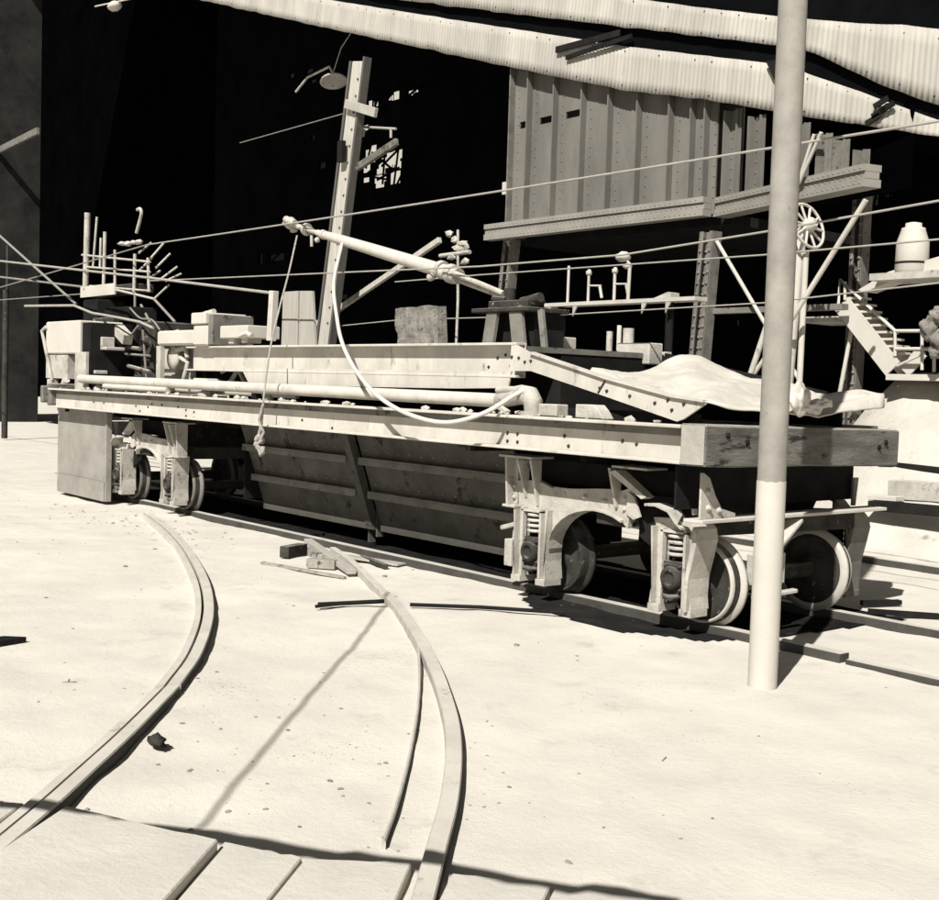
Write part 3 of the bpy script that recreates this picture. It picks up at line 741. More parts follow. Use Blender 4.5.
pbox(b, (228, 338), (233, 344), 7.1, 7.3); pbox(b, (241, 337.5), (247, 343), 7.1, 7.3); b.build('relay_box', 'white', car, bevel=.02)
b = MB(); pbox(b, (162, 349), (191, 381), 7.35, 7.42); pbox(b, (156.5, 346), (160, 382), 7.0, 7.06); pbox(b, (161, 367), (180, 369), 7.3, 7.34); pbox(b, (161, 374), (180, 376), 7.3, 7.34)
b.build('winch_panel', 'cast', car)
b = MB(); c = PY(177, 358, 7.2); b.lathe([(0, .04), (0, .14), (.04, .15), (.05, .11), (.12, .11), (.13, .16), (.17, .16), (.17, .05)], c + V((0, .1, 0)), (0, -1, 0), 22); b.tube([c + V((.1, -.05, .1)), c + V((.35, -.05, .13)), c + V((.42, -.05, .0))], .035, 8); b.tube([c + V((.2, -.05, .0)), c + V((.42, -.05, -.06)), c + V((.3, -.05, -.3))], .03, 8)
b.build('winch_drum', 'cast', car)
b = MB(); pbox(b, (192, 378), (206, 385), 6.98, 7.2); b.build('deck_block', 'white', car, bevel=.02)
b = MB()
for a, c in (((222, 372), (232, 366)), ((231, 381), (238, 370)), ((245, 383), (240, 372))): b.tube([PY(*a, 7.25), PY(*c, 7.25)], .03, 6)
b.build('bent_brackets', 'cast', car)

# control cabinet at the far left
b = MB(); pbox(b, (46, 322), (79, 354), 7.0, 7.7); cab = b.build('control_cabinet', 'white', car, bevel=.02)
b = MB(); pbox(b, (79.6, 323), (90, 392), 7.05, 7.7); b.build('cabinet_side', 'dark', cab)
b = MB(); pbox(b, (46, 355), (67, 379), 7.02, 7.4); pbox(b, (75, 352), (85, 391), 6.98, 7.04); pbox(b, (47, 379), (52, 392), 7.0, 7.1)
b.tube([PY(66, 380, 7), PY(62, 391, 7)], .06, 8); b.tube([PY(49, 392, 7), PY(52, 380, 7), PY(44, 340, 6.98), PY(42, 331, 6.98), PY(46, 327, 6.98)], .03, 8)
b.build('cabinet_stand', 'cast', cab, bevel=.01)
b = MB(); pbox(b, (88, 347), (106, 350), 7.2, 7.5); pbox(b, (97, 337), (102, 347), 7.2, 7.4); pbox(b, (89, 358), (97, 366), 7.2, 7.4); pbox(b, (85, 370), (95, 374), 7.1, 7.3)
b.beam(PY(117, 328, 7.5), PY(128, 340, 7.5), .16, .16); b.build('switch_gear', 'cast', cab, bevel=.01)

# dark gear behind the cabinet
for a, c, y0, y1, m in (((92, 318), (112, 386), 7.9, 8.6, 'grime_shade'), ((114, 330), (134, 388), 7.7, 8.4, 'dark'), ((136, 322), (153, 386), 7.8, 8.5, 'grime_shade'), ((104, 308), (128, 322), 8.0, 8.5, 'dark'), ((83, 300), (96, 330), 8.1, 8.6, 'dark')):
    b = MB(); pbox(b, a, c, y0, y1); b.build('gear_case', m, car, bevel=.02)
for a, c, r in (((108, 345), (140, 349), .03), ((120, 338), (122, 386), .025), ((98, 352), (150, 356), .018), ((143, 330), (147, 386), .02), ((128, 366), (150, 372), .03), ((100, 378), (118, 366), .025)):
    b = MB(); b.tube([PY(*a, 7.6), PY(*c, 7.6)], r, 8); b.build('gear_rod', 'plate', car)
for px, py, r in ((104, 362, .12), (126, 352, .15), (146, 342, .10), (140, 377, .09)):
    b = MB(); c = PY(px, py, 7.66); b.lathe([(0, r), (.05, r), (.06, r * .8), (.03, r * .7), (.03, r * .3), (.09, r * .25)], c, (0, -1, 0), 18); b.build('gear_flange', 'grime_shade', car)
b = MB()
for q in (((94, 320), (108, 340), (124, 342), (138, 326)), ((84, 356), (100, 372), (126, 380), (154, 384)), ((130, 308), (140, 318), (152, 320), (160, 330))): b.tube(spline([PY(*p, 7.55) for p in q], 6), .014, 6)
b.build('gear_cable', 'wire_dark', car)

# railed platform over the left end
YP = 8.3
b = MB(); p, q = PY(82, 291, YP), PY(116, 297, YP); b.box((p.x, YP, p.z - .10), (PY(134, 292, YP).x, YP + .35, p.z + .04)); plat = b.build('raised_platform', 'grime_shade', car, bevel=.01)
b = MB(); b.box((p.x, YP - .03, p.z - .12), (q.x, YP - .002, p.z + .07)); b.build('platform_edge', 'white', plat)


def rod(name, a, c, r, y=YP, m='cast', parent=plat, dy=0.0):
    bb = MB(); bb.tube([PY(*a, y), PY(*c, y + dy)], r, 8); return bb.build(name, m, parent)


for a, c, r in (((87.5, 213), (85.5, 289), .055), ((97, 217), (93, 268), .022), ((105, 232), (103.5, 292), .032), ((101, 238), (100, 268), .024), ((115, 250), (115, 290), .026), ((135, 254), (134, 292), .03), ((148, 258), (149, 292), .026)): rod('railing_post', a, c, r)
for a, c, r in (((86, 267), (150, 272), .018), ((90, 286), (150, 291), .016), ((116, 290), (154, 299), .02), ((82, 255), (150, 262), .018)): rod('handrail', a, c, r)
for a, c in (((139, 253), (151, 243)), ((151, 258), (164, 243)), ((156, 268), (170, 254)), ((161, 279), (177, 267)), ((166, 281), (181, 274)), ((154, 299), (169, 285)), ((140, 270), (152, 258)), ((150, 278), (160, 271))): rod('bracket_rod', a, c, .018, m='cast', dy=.3)
b = MB(); b.tube(spline([PY(136.5, 233, YP), PY(139.5, 222, YP), PY(141.5, 213, YP), PY(140, 209, YP), PY(137.5, 210, YP)], 5), .028, 8); b.build('lamp_hook', 'cast', plat)
b = MB()
for px in (122, 128, 134, 139): b.blob(PY(px, 243 + random.uniform(-1, 1), YP), .06, (1.6, 1, .6), .6, px)
b.build('insulators', 'white', plat)
for a, c in (((135, 292), (135, 392)), ((88, 300), (88, 392)), ((154, 299), (175, 322)), ((141, 305), (162, 345)), ((175, 322), (174, 338))): rod('platform_leg', a, c, .022, m='wire_dark')

# stanchion
b = MB(); p, q = PY(274, 291, 7.25), PY(271, 341, 7.25); b.beam(q, p, .10, .08, (1, 0, 0)); b.build('stanchion', 'dusty', car, bevel=.006)

# boom on its stand
YB = 8.15
b = MB(); tip, k1, k2, base = PY(290, 224, YB), PY(318, 233, YB), PY(452, 274, YB), PY(507, 296, YB)
b.tube([k1, k1.lerp(k2, .15), k1.lerp(k2, .5), k1.lerp(k2, .85), k2], [.042, .062, .072, .078, .08], 14); boom = b.build('boom', 'dusty', car)
b = MB(); b.tube([tip + (k1 - tip) * .2, k1], .035, 8); b.tube([tip + V((0, -.06, .05)), tip + V((.22, -.06, -.02))], .05, 8); b.tube([tip + V((-.04, .05, .06)), tip + V((.02, .05, -.09))], .05, 8)
b.blob(tip, .09, (1.1, .8, .9), .7, 5); b.lathe([(-.03, .06), (.03, .06)], k1 - (k1 - k2) * .05, k2 - k1, 12); b.lathe([(-.02, .08), (.02, .08)], k1 + (k1 - k2) * .1, k2 - k1, 12); b.tube([k1 + V((-.15, 0, -.02)), k1 + V((-.14, 0, -.16))], .02, 6); b.blob(k1 + V((.08, -.06, -.10)), .035)
b.build('tip_clamp', 'cast', boom)
b = MB(); dv = (base - k2)
b.tube([k2 - dv * .08, k2 + dv * .12], .09, 14); b.lathe([(-.04, .105), (.04, .105)], k2, dv, 14); b.lathe([(-.03, .10), (.03, .10)], k2 - dv * .2, dv, 14)
b.tube([k2 + V((0, -.05, .03)), base + V((0, -.05, .02))], .03, 8); b.tube([k2 + V((0, .05, -.05)), base + V((0, .05, -.03))], .03, 8); b.blob(k2 - dv * .3 + V((0, -.08, -.11)), .045)
b.build('boom_socket', 'cast', boom)
b = MB(); zb = 2.195; pc = PY(516, 308, YB)
b.box((pc.x - .38, YB - .28, pc.z - .06), (pc.x + .48, YB + .3, pc.z - .015)); b.box((pc.x - .30, YB - .12, pc.z - .012), (pc.x + .3, YB + .12, pc.z + .07)); b.tube([(pc.x - .1, YB, pc.z), (pc.x - .1, YB, pc.z + .2)], .06, 10); b.tube([(pc.x + .15, YB - .05, pc.z + .05), (pc.x + .42, YB - .05, pc.z + .09)], .05, 8); b.tube([(pc.x - .3, YB - .05, pc.z + .10), (pc.x - .1, YB - .05, pc.z + .08)], .035, 8)
b.blob((pc.x + .3, YB, pc.z + .05), .08, (1.2, 1, .8), .5, 2)
st = b.build('boom_stand', 'grime_shade', car, bevel=.008)
for a, c, w in (((494, 308), (488, 343), .16), ((516, 308), (520, 343), .17), ((541, 310), (545, 342), .06)):
    b = MB(); p, q = PY(*a, YB - .22), PY(*c, YB - .28); q.z = zb; b.beam(q, p, w, .05, (1, 0, 0)); b.build('stand_leg', 'column', st, bevel=.006)
b = MB(); b.box((pc.x - .3, YB - .1, zb), (pc.x + .4, YB + .3, pc.z - .065)); b.build('stand_core', 'dark', st)

# fittings on the upper deck's right part
b = MB(); p, q = PY(537, 337, 8.6), PY(559, 348, 8.6); b.box((p.x, 8.6, 2.195), (q.x, 8.85, p.z)); b.tube([((p.x + q.x) / 2, 8.7, p.z), ((p.x + q.x) / 2, 8.7, p.z + .09)], .04, 8); b.build('valve_block', 'cast', car, bevel=.01)
b = MB(); p, q = PY(617, 341, 8.7), PY(649, 352, 8.7); b.box((p.x, 8.7, q.z - .12), (q.x, 8.9, p.z - .02)); pp = PY(623, 331, 8.7); b.tube([(pp.x, 8.78, p.z - .1), (pp.x, 8.78, pp.z + .03)], .055, 10); pp = PY(616, 325, 8.75); b.tube([(pp.x, 8.8, p.z - .1), (pp.x, 8.8, pp.z)], .025, 8); pp = PY(605, 331, 8.75); b.tube([(pp.x, 8.82, p.z - .15), (pp.x, 8.82, pp.z)], .035, 8)
pr = PY(560, 340, 8.75); b.box((pr.x, 8.72, 2.17), (p.x + .1, 8.78, 2.2)); b.build('valve_block', 'cast', car, bevel=.01)

# ------------------------------------------------------------------ loose things on and around the car
# canvas over the chute
A = [PY(588, 374.5, 7.16), PY(640, 388.5, 7.14), PY(676, 398, 7.10), PY(708, 403, 7.05), PXx(760, 411, -5.62), PXx(806, 415, -5.58), PXx(838, 414, -5.56), PXx(884, 408, -5.56)]
B = [PY(600, 375.5, 7.7), PY(643, 371.5, 8.3), PY(664, 363, 8.7), PY(686, 357, 8.93), PY(725, 370, 9.0), PY(765, 381, 9.05), PY(812, 391, 9.12), PY(884, 395, 9.22)]
A = spline(A, 10); B = spline(B, 10); b = MB(); rows = []
for i, (p, q) in enumerate(zip(A, B)):
    r = []
    for j in range(29):
        t = j / 28; c = p.lerp(q, t)
        bul = math.sin(math.pi * t) * .05 + .03 * noise.noise(c * 2.2) * math.sin(math.pi * t) + .05 * noise.noise(V((c.x * 5, c.y * 1.2, 2))) * math.sin(math.pi * t)
        fold = abs(noise.noise(V((c.x * 2.2 + c.y * .9, c.y * .5 - c.x * .3, 6)))) + .5 * abs(noise.noise(V((c.x * 4.5 - c.y * 1.6, c.y * 2.1, 2))))
        r.append(b.bm.verts.new(c + V((0, 0, bul + .012 * noise.noise(c * 7) - .11 * (.4 - fold) * (.35 + .65 * math.sin(math.pi * t))))))
    rows.append(r)
for i in range(len(rows) - 1):
    for j in range(28): b._f([rows[i][j], rows[i + 1][j], rows[i + 1][j + 1], rows[i][j + 1]], True)
o = b.build('canvas_cover', 'canvas', base=(-6.6, 8.0, 1.6)); md = o.modifiers.new('thick', 'SOLIDIFY'); md.thickness = .012; md.offset = 0
props(o, 'pale creased canvas cover draped over the right end of the rail car', 'cover')
b = MB(); c = PXx(799, 399, -5.52)
b.blob(c, .12, (.5, .8, 1.0), .55, 2, 4); b.blob(c + V((.02, .16, -.06)), .09, (.6, 1.3, .6), .5, 5, 4); b.blob(c + V((.0, .34, -.03)), .07, (.5, 1.4, .5), .5, 8, 4)
props(b.build('cloth_bundle', 'canvas', base=c), 'rolled cloth bundle at the edge of the canvas, right of the pole', 'bundle')

# rope from the boom tip
b = MB(); rp = [PY(297, 236, 7.6), PY(289, 272, 7.2), PY(279, 310, 6.9), PY(270, 350, 6.72), PY(264, 395, 6.60), PY(261.5, 425, 6.62), PY(259, 436, 6.62)]
pts = spline(rp, 8); b.tube(pts, [.011] * (len(pts) - 14) + [.014] * 6 + [.024] * 8, 8)
for k in range(9):
    c = PY(259 + random.uniform(-4, 4), 437 + k * 1.9, 6.60); b.blob(c, random.uniform(.02, .04), (1, 1, 1.3), .7, k)
b.tube([PY(263, 405, 6.58), PY(259, 420, 6.58), PY(264, 432, 6.58), PY(257, 446, 6.58), PY(261, 455, 6.58)], .016, 6)
props(b.build('knotted_rope', 'rope', base=rp[-1]), 'thin rope hanging from the boom tip, knotted in front of the sill', 'rope')
# hose
b = MB(); hp_ = [PY(342, 244, 8.1), PY(334, 282, 7.6), PY(337, 318, 7.0), PY(343, 345, 6.72), PY(357, 372, 6.60), PY(378, 396, 6.50), PY(408, 414, 6.44), PY(445, 422.5, 6.45), PY(482, 414, 6.55), PY(513, 396, 6.78), PY(524, 390, 6.86)]
b.tube(spline(hp_, 8), .020, 10)
props(b.build('air_hose', 'hose', base=hp_[5]), 'pale sagging air hose looping from the boom down to the pipe elbow', 'hose')
# boards standing on the upper deck
for k, (pts, label) in enumerate(((((281, 343), (297, 343), (298, 291), (283, 292)), 'pale upright board standing next to the thin post on the car'), (((298.5, 343), (315, 343), (311.5, 291), (299.5, 291)), 'pale upright board standing against the leaning mast'))):
    b = MB(); q = [PY(*p, 8.5) for p in pts]; q[0].z = q[1].z = 2.195
    b.prism([(p.x, p.z) for p in q], 8.5 + k * .004, 8.545 + k * .004); props(b.build('upright_board', 'board', base=q[0], bevel=.004), label, 'board', 'boards standing on the car')
# rough block
b = MB(); q = [PY(*p, 8.2) for p in [(399, 343), (439, 343), (437, 305.5), (394, 308.5)]]; q[0].z = q[1].z = 2.195; n = 10; fr, bk = [], []
for i in range(n + 1):
    f_, k_ = [], []
    for j in range(n + 1):
        p = q[0].lerp(q[1], i / n).lerp(q[3].lerp(q[2], i / n), j / n); e = noise.noise(p * 9) * .03
        edge = 1 if i in (0, n) or j in (0, n) else 0
        f_.append(b.bm.verts.new(p + V((noise.noise(p * 7) * .02 * edge, e, noise.noise(p * 8 + V((4, 0, 0))) * .02 * (j == n))))); k_.append(b.bm.verts.new(p + V((0, .13, 0))))
    fr.append(f_); bk.append(k_)
for i in range(n):
    for j in range(n):
        b._f([fr[i][j], fr[i + 1][j], fr[i + 1][j + 1], fr[i][j + 1]]); b._f([bk[i][j], bk[i][j + 1], bk[i + 1][j + 1], bk[i + 1][j]])
    b._f([fr[i][0], fr[i + 1][0], bk[i + 1][0], bk[i][0]]); b._f([fr[i][n], bk[i][n], bk[i + 1][n], fr[i + 1][n]])
    b._f([fr[0][i], fr[0][i + 1], bk[0][i + 1], bk[0][i]]); b._f([fr[n][i], bk[n][i], bk[n][i + 1], fr[n][i + 1]])
props(b.build('concrete_block', 'concrete', base=q[0]), 'rough pitted concrete block on the upper deck of the rail car', 'block')

# ------------------------------------------------------------------ the near pole
pb_ = V((-4.60, 6.27, 0))
pole = thing('steel_pole', 'tall grey round pole in front of the rail car, its foot painted white', 'pole', (pb_.x, pb_.y, 0))
b = MB(); b.tube([pb_ + V((0, 0, z)) for z in (1.25, 3, 6.5)], [.0885, .0885, .088], 28); b.build('pole_shaft', 'grey', pole)
b = MB(); rows = []
for z in (-.3, .06, .4, .8, 1.2, 1.295):
    rows.append([b.bm.verts.new(pb_ + V((.0915 * math.cos(k * math.pi / 20), .0915 * math.sin(k * math.pi / 20), z + (.012 * noise.noise(V((math.cos(k * math.pi / 20) * 2.5, math.sin(k * math.pi / 20) * 2.5, 3))) - .010 if z > 1.25 else 0)))) for k in range(40)])
for r0_, r1_ in zip(rows[:-1], rows[1:]):
    for k in range(40): b._f([r0_[k], r0_[(k + 1) % 40], r1_[(k + 1) % 40], r1_[k]], True)
b.build('white_painted_foot', 'white', pole)

# ------------------------------------------------------------------ bunker behind
BY = 14.2
BZ0 = PY(705, 215, BY).z
bk = thing('steel_bunker', 'big riveted grey steel bunker with upright ribs standing behind the rail car', 'bunker', (PY(600, 225, BY).x, BY + 2, 0))
xl, xr = PY(508, 232, BY).x, PY(714, 214, BY).x
ztop = PY(516, 67.5, BY).z
ribs = [PY(p, y, BY).x for p, y in ((528, 228), (554, 226), (582, 222), (609, 219), (638, 216), (670, 213), (692, 210), (706, 209))]
sl_b = [PY(*p, BY) for p in ((520, 121), (530, 127), (540, 118), (555, 126), (566, 112), (582, 121))]
slots = [(sl_b[0].x, sl_b[1].x), (sl_b[2].x, sl_b[3].x), (sl_b[4].x, sl_b[5].x)]; zs0, zs1 = sl_b[1].z, sl_b[2].z
b = MB()
edges = [xl] + [e for s in slots for e in s] + [xr]
for i in range(0, len(edges), 2): b.box((edges[i], BY, BZ0), (edges[i + 1], BY + .03, ztop))
for s0, s1 in slots: b.box((s0 + .001, BY, BZ0), (s1 - .001, BY + .03, zs0)); b.box((s0 + .001, BY, zs1), (s1 - .001, BY + .03, ztop))
b.box((xl, BY + .032, BZ0), (xl + .03, BY + 4.2, ztop)); b.box((xl + .1, BY + .6, BZ0 + .1), (xr, BY + .63, ztop - .01))
wall = b.build('bunker_front', 'bunker', bk)
rvx = []
for x in ribs + [xl + .07]:
    b = MB(); b.box((x - .012, BY - .13, BZ0 + .12), (x + .012, BY - .002, ztop)); b.box((x - .06, BY - .012, BZ0 + .12), (x - .013, BY - .001, ztop))
    z = BZ0 + .25
    while z < ztop: b.rivet((x + .13, BY, z), (0, -1, 0), .016, .014); z += .155
    b.build('rib', 'bunker' if x != xl + .07 else 'column', wall)
b = MB(); x0b = PY(492, 238, BY).x; z0b = BZ0 - .02
for k, (dz0, dz1, dy) in enumerate(((-.04, .06, .20), (.065, .15, .17), (.155, .24, .20))):
    b.box((x0b, BY - dy, BZ0 + dz0), (xr - .05, BY - .004, BZ0 + dz1))
    x = x0b + .1
    while x < xr - .1: b.rivet((x, BY - dy, BZ0 + (dz0 + dz1) / 2), (0, -1, 0), .014, .012); x += .10
b.build('bottom_girder', 'ledge', bk)
b = MB(); p, q = PY(494, 181, BY), PY(508, 191, BY); b.box((p.x, BY + .2, q.z), (q.x, BY + .5, p.z)); b.build('side_bracket', 'white', bk)
# right part: open ribs along a slanting front
E0 = V((PY(714, 217, BY).x, BY + .15, BZ0)); E1 = PZ(872, 184, BZ0); dv = (E1 - E0); ln = dv.length; dn = dv.normalized(); out = V((dn.y, -dn.x, 0))


def s_at(px, py):      # distance along the slanting front hit by that sight line
    d = ray(px, py); m = dn.x * d.y - dn.y * d.x
    return -(E0.x * d.y - E0.y * d.x) / m


b = MB()
for k, (dz0, dz1, dy) in enumerate(((-.04, .06, .14), (.065, .15, .11), (.155, .24, .14))):
    b.beam(E0 + V((0, 0, (dz0 + dz1) / 2)), E1 + V((0, 0, (dz0 + dz1) / 2)), dy * 2, dz1 - dz0)
    s = .1
    while s < ln: b.rivet(E0 + dn * s + out * dy + V((0, 0, (dz0 + dz1) / 2)), out, .013, .011); s += .10
b.build('side_girder', 'ledge', bk)
for px, py, w in ((737, 110, .25), (761, 116, .22), (805, 124, .22), (829, 134, .14), (846, 140, .14), (866, 150, .14)):
    s = s_at(px, py); c = E0 + dn * s; b = MB(); d_ = ray(px, py); zt = CAM_H + d_.z * (c.y / d_.y) - BZ0
    b.beam(c + V((0, 0, .24)), c + V((0, 0, zt)), w, .02, dn); 
    b.beam(c - dn * (w / 2) + out * .07 + V((0, 0, .24)), c - dn * (w / 2) + out * .07 + V((0, 0, zt)), .02, .14, dn)
    b.beam(c + dn * (w / 2 - .05) + out * .03 + V((0, 0, .24)), c + dn * (w / 2 - .05) + out * .03 + V((0, 0, zt)), .02, .06, dn)
    z = .35
    while z < zt:
        b.rivet(c - dn * (w * .25) + out * .01 + V((0, 0, z)), out, .017, .015)
        if w > .2: b.rivet(c + dn * (w * .12) + out * .01 + V((0, 0, z)), out, .017, .015)
        z += .15
    b.build('open_rib', 'bunker' if w > .2 else 'column', bk)
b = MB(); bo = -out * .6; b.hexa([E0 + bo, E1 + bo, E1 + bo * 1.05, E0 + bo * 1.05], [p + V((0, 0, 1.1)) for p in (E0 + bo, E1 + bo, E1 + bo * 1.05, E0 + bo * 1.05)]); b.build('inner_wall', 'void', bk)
for a, c, w in (((811, 185), (833, 150), .08), ((811, 170), (826, 150), .08)):
    b = MB(); b.tube([E0 + dn * s_at(*a) + out * .2 + V((0, 0, PZ(*a, BZ0).z - BZ0 + .15)), E0 + dn * s_at(*c) + out * .2 + V((0, 0, .75))], .026, 8); b.build('brace', 'white', bk)


def lattice_column(name, a0, a1, y, w, parent, m='column', zlow=None):
    """riveted column of two angle flanges and a plate, a0 top, a1 bottom"""
    p, q = PY(*a0, y), PY(*a1, y)
    if zlow is not None: q = p + (q - p) * ((zlow - p.z) / (q.z - p.z))
    q.y = p.y = y; bb = MB(); d = (p - q); bb.beam(q + V((0, .05, 0)), p + V((0, .05, 0)), w, .02, (1, 0, 0))
    for s in (-1, 1):
        bb.beam(q + V((s * w / 2, 0, 0)), p + V((s * w / 2, 0, 0)), .02, .2, (1, 0, 0)); L = d.length; t = .1
        while t < L:
            bb.rivet(q + d * (t / L) + V((s * w * .36, .04, 0)), (0, -1, 0), .025, .03); t += .16
        bb.beam(q + V((s * w * .36, -.09, 0)), p + V((s * w * .36, -.09, 0)), w * .26, .02, (1, 0, 0))
        t = .1
        while t < L: bb.rivet(q + d * (t / L) + V((s * w * .36, -.10, 0)), (0, -1, 0), .025, .03); t += .16
    return bb.build(name, m, parent)


lattice_column('riveted_column', (711, 232), (699, 366), BY - .05, .24, bk, zlow=0)
lattice_column('riveted_column', (863, 190), (857, 306), E1.y + 1.6, .17, bk, zlow=0)
lattice_column('riveted_column', (512, 240), (506, 300), BY + .3, .24, bk, zlow=0)
lattice_column('riveted_column', (851, 370), (849, 402), BY + 3.0, .22, bk, zlow=0)
for a, c, r, y in (((716, 240), (764, 322), .03, BY - .1), ((764, 322), (803, 386), .03, BY - .1), ((866, 200), (790, 322), .034, 12.9), ((790, 322), (744, 388), .032, BY - .1), ((858, 296), (838, 402), .03, BY + .5)):
    b = MB(); b.tube([PY(*a, y), PY(*c, y)], r, 8); b.build('diagonal_brace', 'dusty', bk)
b = MB(); p, q = PY(700, 298, BY), PY(760, 308, BY); b.box((p.x, BY, q.z - .06), (PY(842, 308, BY).x, BY + .15, q.z + .02)); b.build('cross_beam', 'column', bk)
b = MB(); b.box((x0b + .3, BY + .4, BZ0 - .1), (xr, BY + 4.2, BZ0 + .05)); b.build('bunker_floor', 'dark', bk)

# hand wheel on its stand
hwY = 13.2; c = PY(808, 226, hwY); R = (PY(828, 226, hwY) - c).length
hw = thing('hand_wheel', 'large spoked hand wheel on an iron stand under the bunker, right of the pole', 'hand wheel', (c.x, hwY, 0))
b = MB(); ax = V((.95, -.05, .30)).normalized(); ua = ax.orthogonal().normalized(); va = ax.cross(ua)
b.tube([c + (ua * math.cos(rad(a)) + va * math.sin(rad(a))) * R for a in range(0, 361, 15)], .02, 8, cap=False); b.build('wheel_rim', 'dusty', hw)
for k in range(5):
    b = MB(); a = 2 * math.pi * k / 5 + .3; b.tube([c - (ua * math.cos(a) + va * math.sin(a)) * R, c + (ua * math.cos(a) + va * math.sin(a)) * R], .018, 6); b.build('spoke', 'dusty', hw)
b = MB(); b.lathe([(-.08, .09), (.08, .09), (.12, .05)], c, ax, 14); b.tube([c - ax * .5, c], .04, 8); b.build('hub', 'dusty', hw)
for a, d_, r in (((801, 233), (795, 300), .075), ((797, 235), (788, 262), .04), ((806, 252), (804, 292), .04)):
    b = MB(); p, q = PY(*a, hwY), PY(*d_, hwY); q2 = p + (q - p) * ((p.z + .05) / (p.z - q.z)); b.tube([p, q2], r, 8); b.build('stand_post', 'dusty', hw)

# catwalk with posts behind the car
cy_ = 10.7; p, q = PY(533, 304, cy_), PY(695, 298, cy_)
cw = thing('pipe_catwalk', 'narrow catwalk with short upright posts between the rail car and the bunker', 'catwalk', ((p.x + q.x) / 2, cy_, 0))
b = MB(); b.box((p.x, cy_, p.z - .045), (q.x, cy_ + .22, p.z + .0)); b.build('walkway', 'dusty', cw)
for px in (549, 575, 644, 668):
    b = MB(); r = PY(px, 304, cy_); b.prism([(r.x - .04, p.z - .18), (r.x + .04, p.z - .051), (r.x - .04, p.z - .051)], cy_, cy_ + .02); b.build('bracket', 'cast', cw)
for a, c, r in (((569, 266), (567.5, 303), .018), ((589, 273), (588, 302), .018), ((615, 271), (614, 301), .02), ((630, 264), (628, 300), .022)):
    b = MB(); b.tube([PY(*c, cy_ + .1), PY(*a, cy_ + .1)], r, 8)
    if a[0] in (589, 615): t = PY(*a, cy_ + .1); b.blob(t, .036, (1.2, 1, 1.2), .5, 1); b.tube([t + V((.2, 0, -.18)), t + V((.24, 0, -.32))], .02, 6); b.tube([t + V((0, 0, -.16)), t + V((.22, 0, -.17))], .012, 6)
    if a[0] == 630: t = PY(623, 257, cy_ + .1); b.blob(t, .09, (1.2, 1, .7), .4, 1); b.blob(t + V((.08, 0, -.12)), .05, (1.2, 1, .7), .4, 2); b.tube([t, PY(*a, cy_ + .1)], .015, 6)
    b.build('short_post', 'dusty', cw)
for x in (p.x + .4, q.x - .5):
    b = MB(); b.tube([(x, cy_ + .15, 0), (x, cy_ + .15, p.z - .046)], .05, 8); b.build('catwalk_leg', 'dark', cw)
b = MB(); r0, r1 = PY(650, 299, cy_), PY(668, 294, cy_); b.prism([(r0.x, p.z + .001), (r1.x, p.z + .001), (r1.x, p.z + .06), (r1.x - .05, p.z + .07)], cy_ + .05, cy_ + .2); b.build('wedge', 'cast', cw)

# leaning mast
my = 9.75; t0 = PY(361, 62, my); t1 = PY(326, 345, my); b0 = t1 + (t1 - t0) * (t1.z / (t0.z - t1.z))
mast = thing('leaning_mast', 'tall leaning timber mast with a cross arm rising behind the rail car', 'mast', (b0.x, my, 0))
b = MB(); b.beam(b0, t0, .30, .10, (1, 0, 0)); b.build('mast_post', 'mast', mast, bevel=.01)
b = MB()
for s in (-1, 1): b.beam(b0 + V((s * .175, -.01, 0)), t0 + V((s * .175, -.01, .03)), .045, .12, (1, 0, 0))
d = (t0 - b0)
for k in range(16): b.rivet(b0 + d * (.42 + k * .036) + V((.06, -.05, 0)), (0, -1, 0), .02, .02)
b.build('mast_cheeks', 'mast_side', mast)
b = MB(); b.beam(PY(346, 104, my - .10), PY(376, 113, my - .10), .06, .13, (0, 1, 0)); b.build('cross_arm', 'timber_end', mast, bevel=.006)
b = MB(); b.beam(PY(357, 168, my - .10), PY(397, 142, my - .08), .06, .10, (0, 1, 0)); b.build('arm_brace', 'timber', mast, bevel=.006)
b = MB(); b.tube([PY(360, 127, my + .2), PY(396, 129, my + .2)], .018, 6); b.tube([PY(391, 128, my + .2), PY(391, 138, my + .2)], .02, 6); b.tube([PY(364, 129, my + .2), PY(363, 137, my + .2)], .02, 6); b.build('pin_rod', 'cable', mast)
b = MB(); b.box((t1.x + .42, my - .16, PY(347, 150, my).z - .2), (t1.x + .55, my - .1, PY(347, 150, my).z + .1)); b.build('mast_plate', 'dark', mast)

# slanting strut behind
b = MB(); p, q = PY(349, 302, 10.2), PY(440, 240, 10.2); d = q - p; p2 = p - d * (p.z / d.z); b.beam(p2, q, .06, .08, (0, 1, 0)); props(b.build('slanting_strut', 'mast', base=p2, bevel=.004), 'slanting timber strut crossing behind the boom', 'strut')
b = MB(); q = PY(458, 243, 10.6)
for k, (px, py, sx) in enumerate(((450, 234, 1.0), (455, 240, .8), (462, 244, 1.3), (458, 249, 1.6), (466, 246, .7), (452, 257, 1.6), (465, 262, 1.4))): b.blob(PY(px, py, 10.6), .075, (sx, .6, .7), .9, k, 1)
b.tube([PY(440, 256, 10.6), PY(470, 252, 10.6)], .03, 6); b.tube([PY(458, 230, 10.6), PY(458, 300, 10.6), V((q.x, 10.6, 0))], .02, 6)
props(b.build('insulator_cluster', 'cast', base=(q.x, 10.6, 0)), 'jumble of pale insulators on a post right of the slanting strut', 'insulators')

# ------------------------------------------------------------------ wires


def wire(name, pts, r, label, m='cable', sag=0.0):
    b = MB(); P = [V(p) for p in pts]
    if len(P) == 2: P = cat_line(P[0], P[1], sag)
    b.tube(P, r, 6); return props(b.build(name, m, base=P[len(P) // 2]), label, 'wire', 'wires over the yard')


